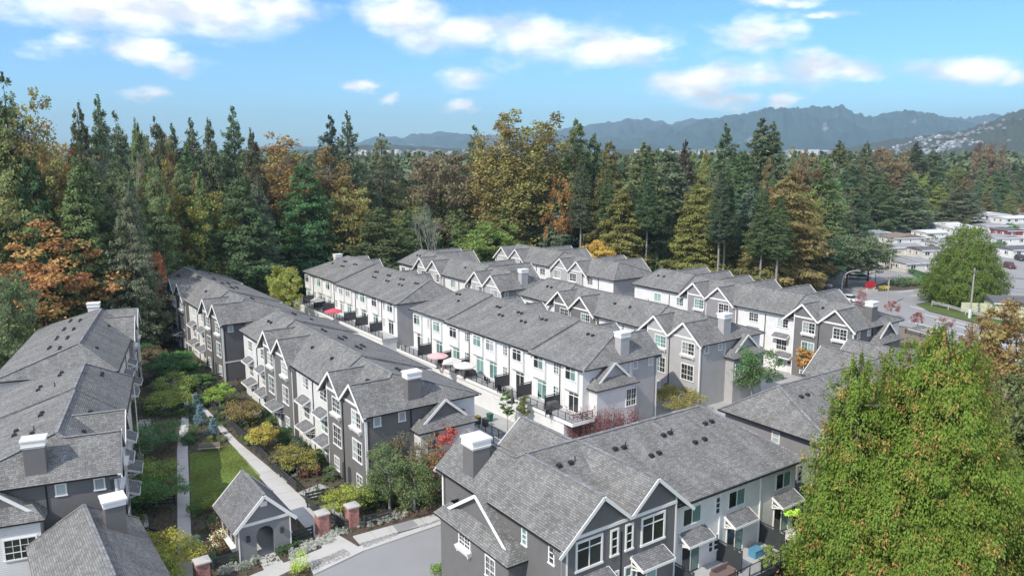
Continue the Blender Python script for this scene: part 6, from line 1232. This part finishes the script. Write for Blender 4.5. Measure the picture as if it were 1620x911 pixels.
def range_(name,prof,Yr,depth,label,mat,amp=.85,seed=0,n=320,rows=34):
    xs=[p[0] for p in prof]; ys=[p[1] for p in prof]; V=[];F=[]
    px=np.linspace(xs[0],xs[-1],n)
    for i,p in enumerate(px):
        t=(p-810)/1260; H=(233-np.interp(p,xs,ys))/1260*Yr+35
        H+=mnoise.fractal(Vector((p*.06,seed,0)),.7,2,6)*Yr*.0013
        H=max(H,2)
        for j in range(rows):
            s=j/(rows-1); Y=Yr-depth*(1-s/.8) if s<.8 else Yr+depth*.5*(s-.8)/.2; sh=(min(1,s/.8))**1.15 if s<.8 else 1-(s-.8)/.2*.9
            x=t*Y; rg=(1-abs(mnoise.fractal(Vector((x*.0022+seed,Y*.0012,seed)),.9,2.1,6))*2.2); z=H*sh*(1+amp*(rg-.6)*(4*sh*(1-sh)+.12*sh))
            V.append((x,Y,max(-.5,z)-.4*(1-sh)))
    for i in range(n-1):
        for j in range(rows-1): a=i*rows+j; F.append((a,a+rows,a+rows+1,a+1))
    me=bpy.data.meshes.new(name); me.from_pydata(V,[],F); me.materials.append(MT[mat]); me.polygons.foreach_set('use_smooth',[True]*len(F)); o=link(name,me); tag(o,label,kind='structure'); return V
range_('mountains',[(440,233),(520,232),(565,227),(590,218),(640,214),(680,211),(705,210),(735,214),(770,216),(885,206),(940,198),(975,194),(1000,189),(1022,186),(1035,194),(1043,192),(1056,199),(1080,193),(1100,189),(1140,192),(1240,200),(1400,190),(1520,188),(1560,183),(1590,182),(1640,190),(1900,200)],7600,2000,'far teal mountain range','mtn',seed=3)
range_('mountains',[(860,236),(935,222),(1000,212),(1080,199),(1130,189),(1180,183),(1215,173),(1240,172),(1270,170),(1310,174),(1328,171),(1352,178),(1385,186),(1405,180),(1430,177),(1460,181),(1500,191),(1560,200),(1640,206),(1800,215)],5800,1700,'broad blue mountain range','mtn',seed=8)
VH=range_('hillside',[(1290,240),(1340,233),(1400,223),(1450,216),(1500,207),(1550,195),(1600,178),(1640,164),(1700,146),(1900,120)],3600,1300,'dark wooded hill at the right edge','hill',seed=5)
range_('hills',[(430,239),(500,236),(560,231),(600,229),(650,231),(700,234),(760,238),(860,238),(950,236),(1050,236),(1180,238),(1340,237),(1450,236),(1600,234),(1900,232)],3900,900,'low blue-green hills','hill',seed=12,amp=.3)
MT['far_white']=plain('far_white_walls',(.45,.45,.45),.7,.05)
for px,top,w,lb in((657,241,16,'white tower block on the far skyline, left one with setbacks'),(668,245,10,'low white block beside the left tower block'),(712,242,14,'white tower block on the far skyline, right one'),(722,246,12,'low white block beside the right tower block')):
    Y=2300; x,y,z=at_depth(px,top,Y); Wm=w*Y/1260; root=thing('office_block',lb,'building',(x,y,0),R(10),'white blocks on the far skyline'); MB().box(-Wm/2,Wm/2,-10,10,0,z,'far_white').obj('wall',root); MB().box(-Wm/4,Wm/4,-7,7,z,z+4,'far_white').obj('roof_plant',root)
    for k in range(3): MB().box(-Wm/2-.2,Wm/2+.2,-10.3,-9.9,z-5-k*6,z-3.4-k*6,'mr_dark').obj('window',root)
# houses on the slopes, too small to tell apart
m=MB(); rs=random.Random(6); VHn=np.array(VH)
def hz_(x,y): 
    d=(VHn[:,0]-x)**2+(VHn[:,1]-y)**2; return VHn[d.argmin(),2]
for k in range(420):
    px=rs.gauss(1485,45); Y=rs.uniform(2700,3250); x=(px-810)/1260*Y; z=hz_(x,Y); w=rs.uniform(5,9); m.prism([(x-w/2,Y-5,z-3),(x+w/2,Y-5,z-3),(x+w/2,Y+5,z-3),(x-w/2,Y+5,z-3)],[(x-w/2,Y-5,z+rs.uniform(3,5)),(x+w/2,Y-5,z+5),(x+w/2,Y+5,z+5),(x-w/2,Y+5,z+5)],rs.choice(('mr_grey','mr_grey','mr_pale','mr_brown')))
for k in range(70):
    px=rs.uniform(930,1340) if k%3 else rs.uniform(540,760); Y=rs.uniform(1900,2900); x=(px-810)/1260*Y; w=rs.uniform(10,30); h=rs.uniform(22,30); m.box(x-w/2,x+w/2,Y-6,Y+6,h-16,h,rs.choice(('mr_pale','mr_grey','mr_grey')))
tag(m.obj('far_town'),'pale suburban roofs scattered over the far hillside','buildings',kind='stuff')
# ---------------- air ----------------
hm=bpy.data.materials.new('haze'); hm.use_nodes=True; t=hm.node_tree; t.nodes.remove(t.nodes['Principled BSDF']); pv=nd(t,'ShaderNodeVolumePrincipled'); pv.inputs['Density'].default_value=HAZE; pv.inputs['Color'].default_value=(.60,.83,1.0,1); pv.inputs['Anisotropy'].default_value=.2; t.links.new(pv.outputs[0],t.nodes['Material Output'].inputs['Volume'])
MT['haze']=hm
tag(MB().box(-9500,9500,-400,9800,-2,430,'haze').obj('haze'),'thin blue air between the rows and the mountains',kind='stuff')
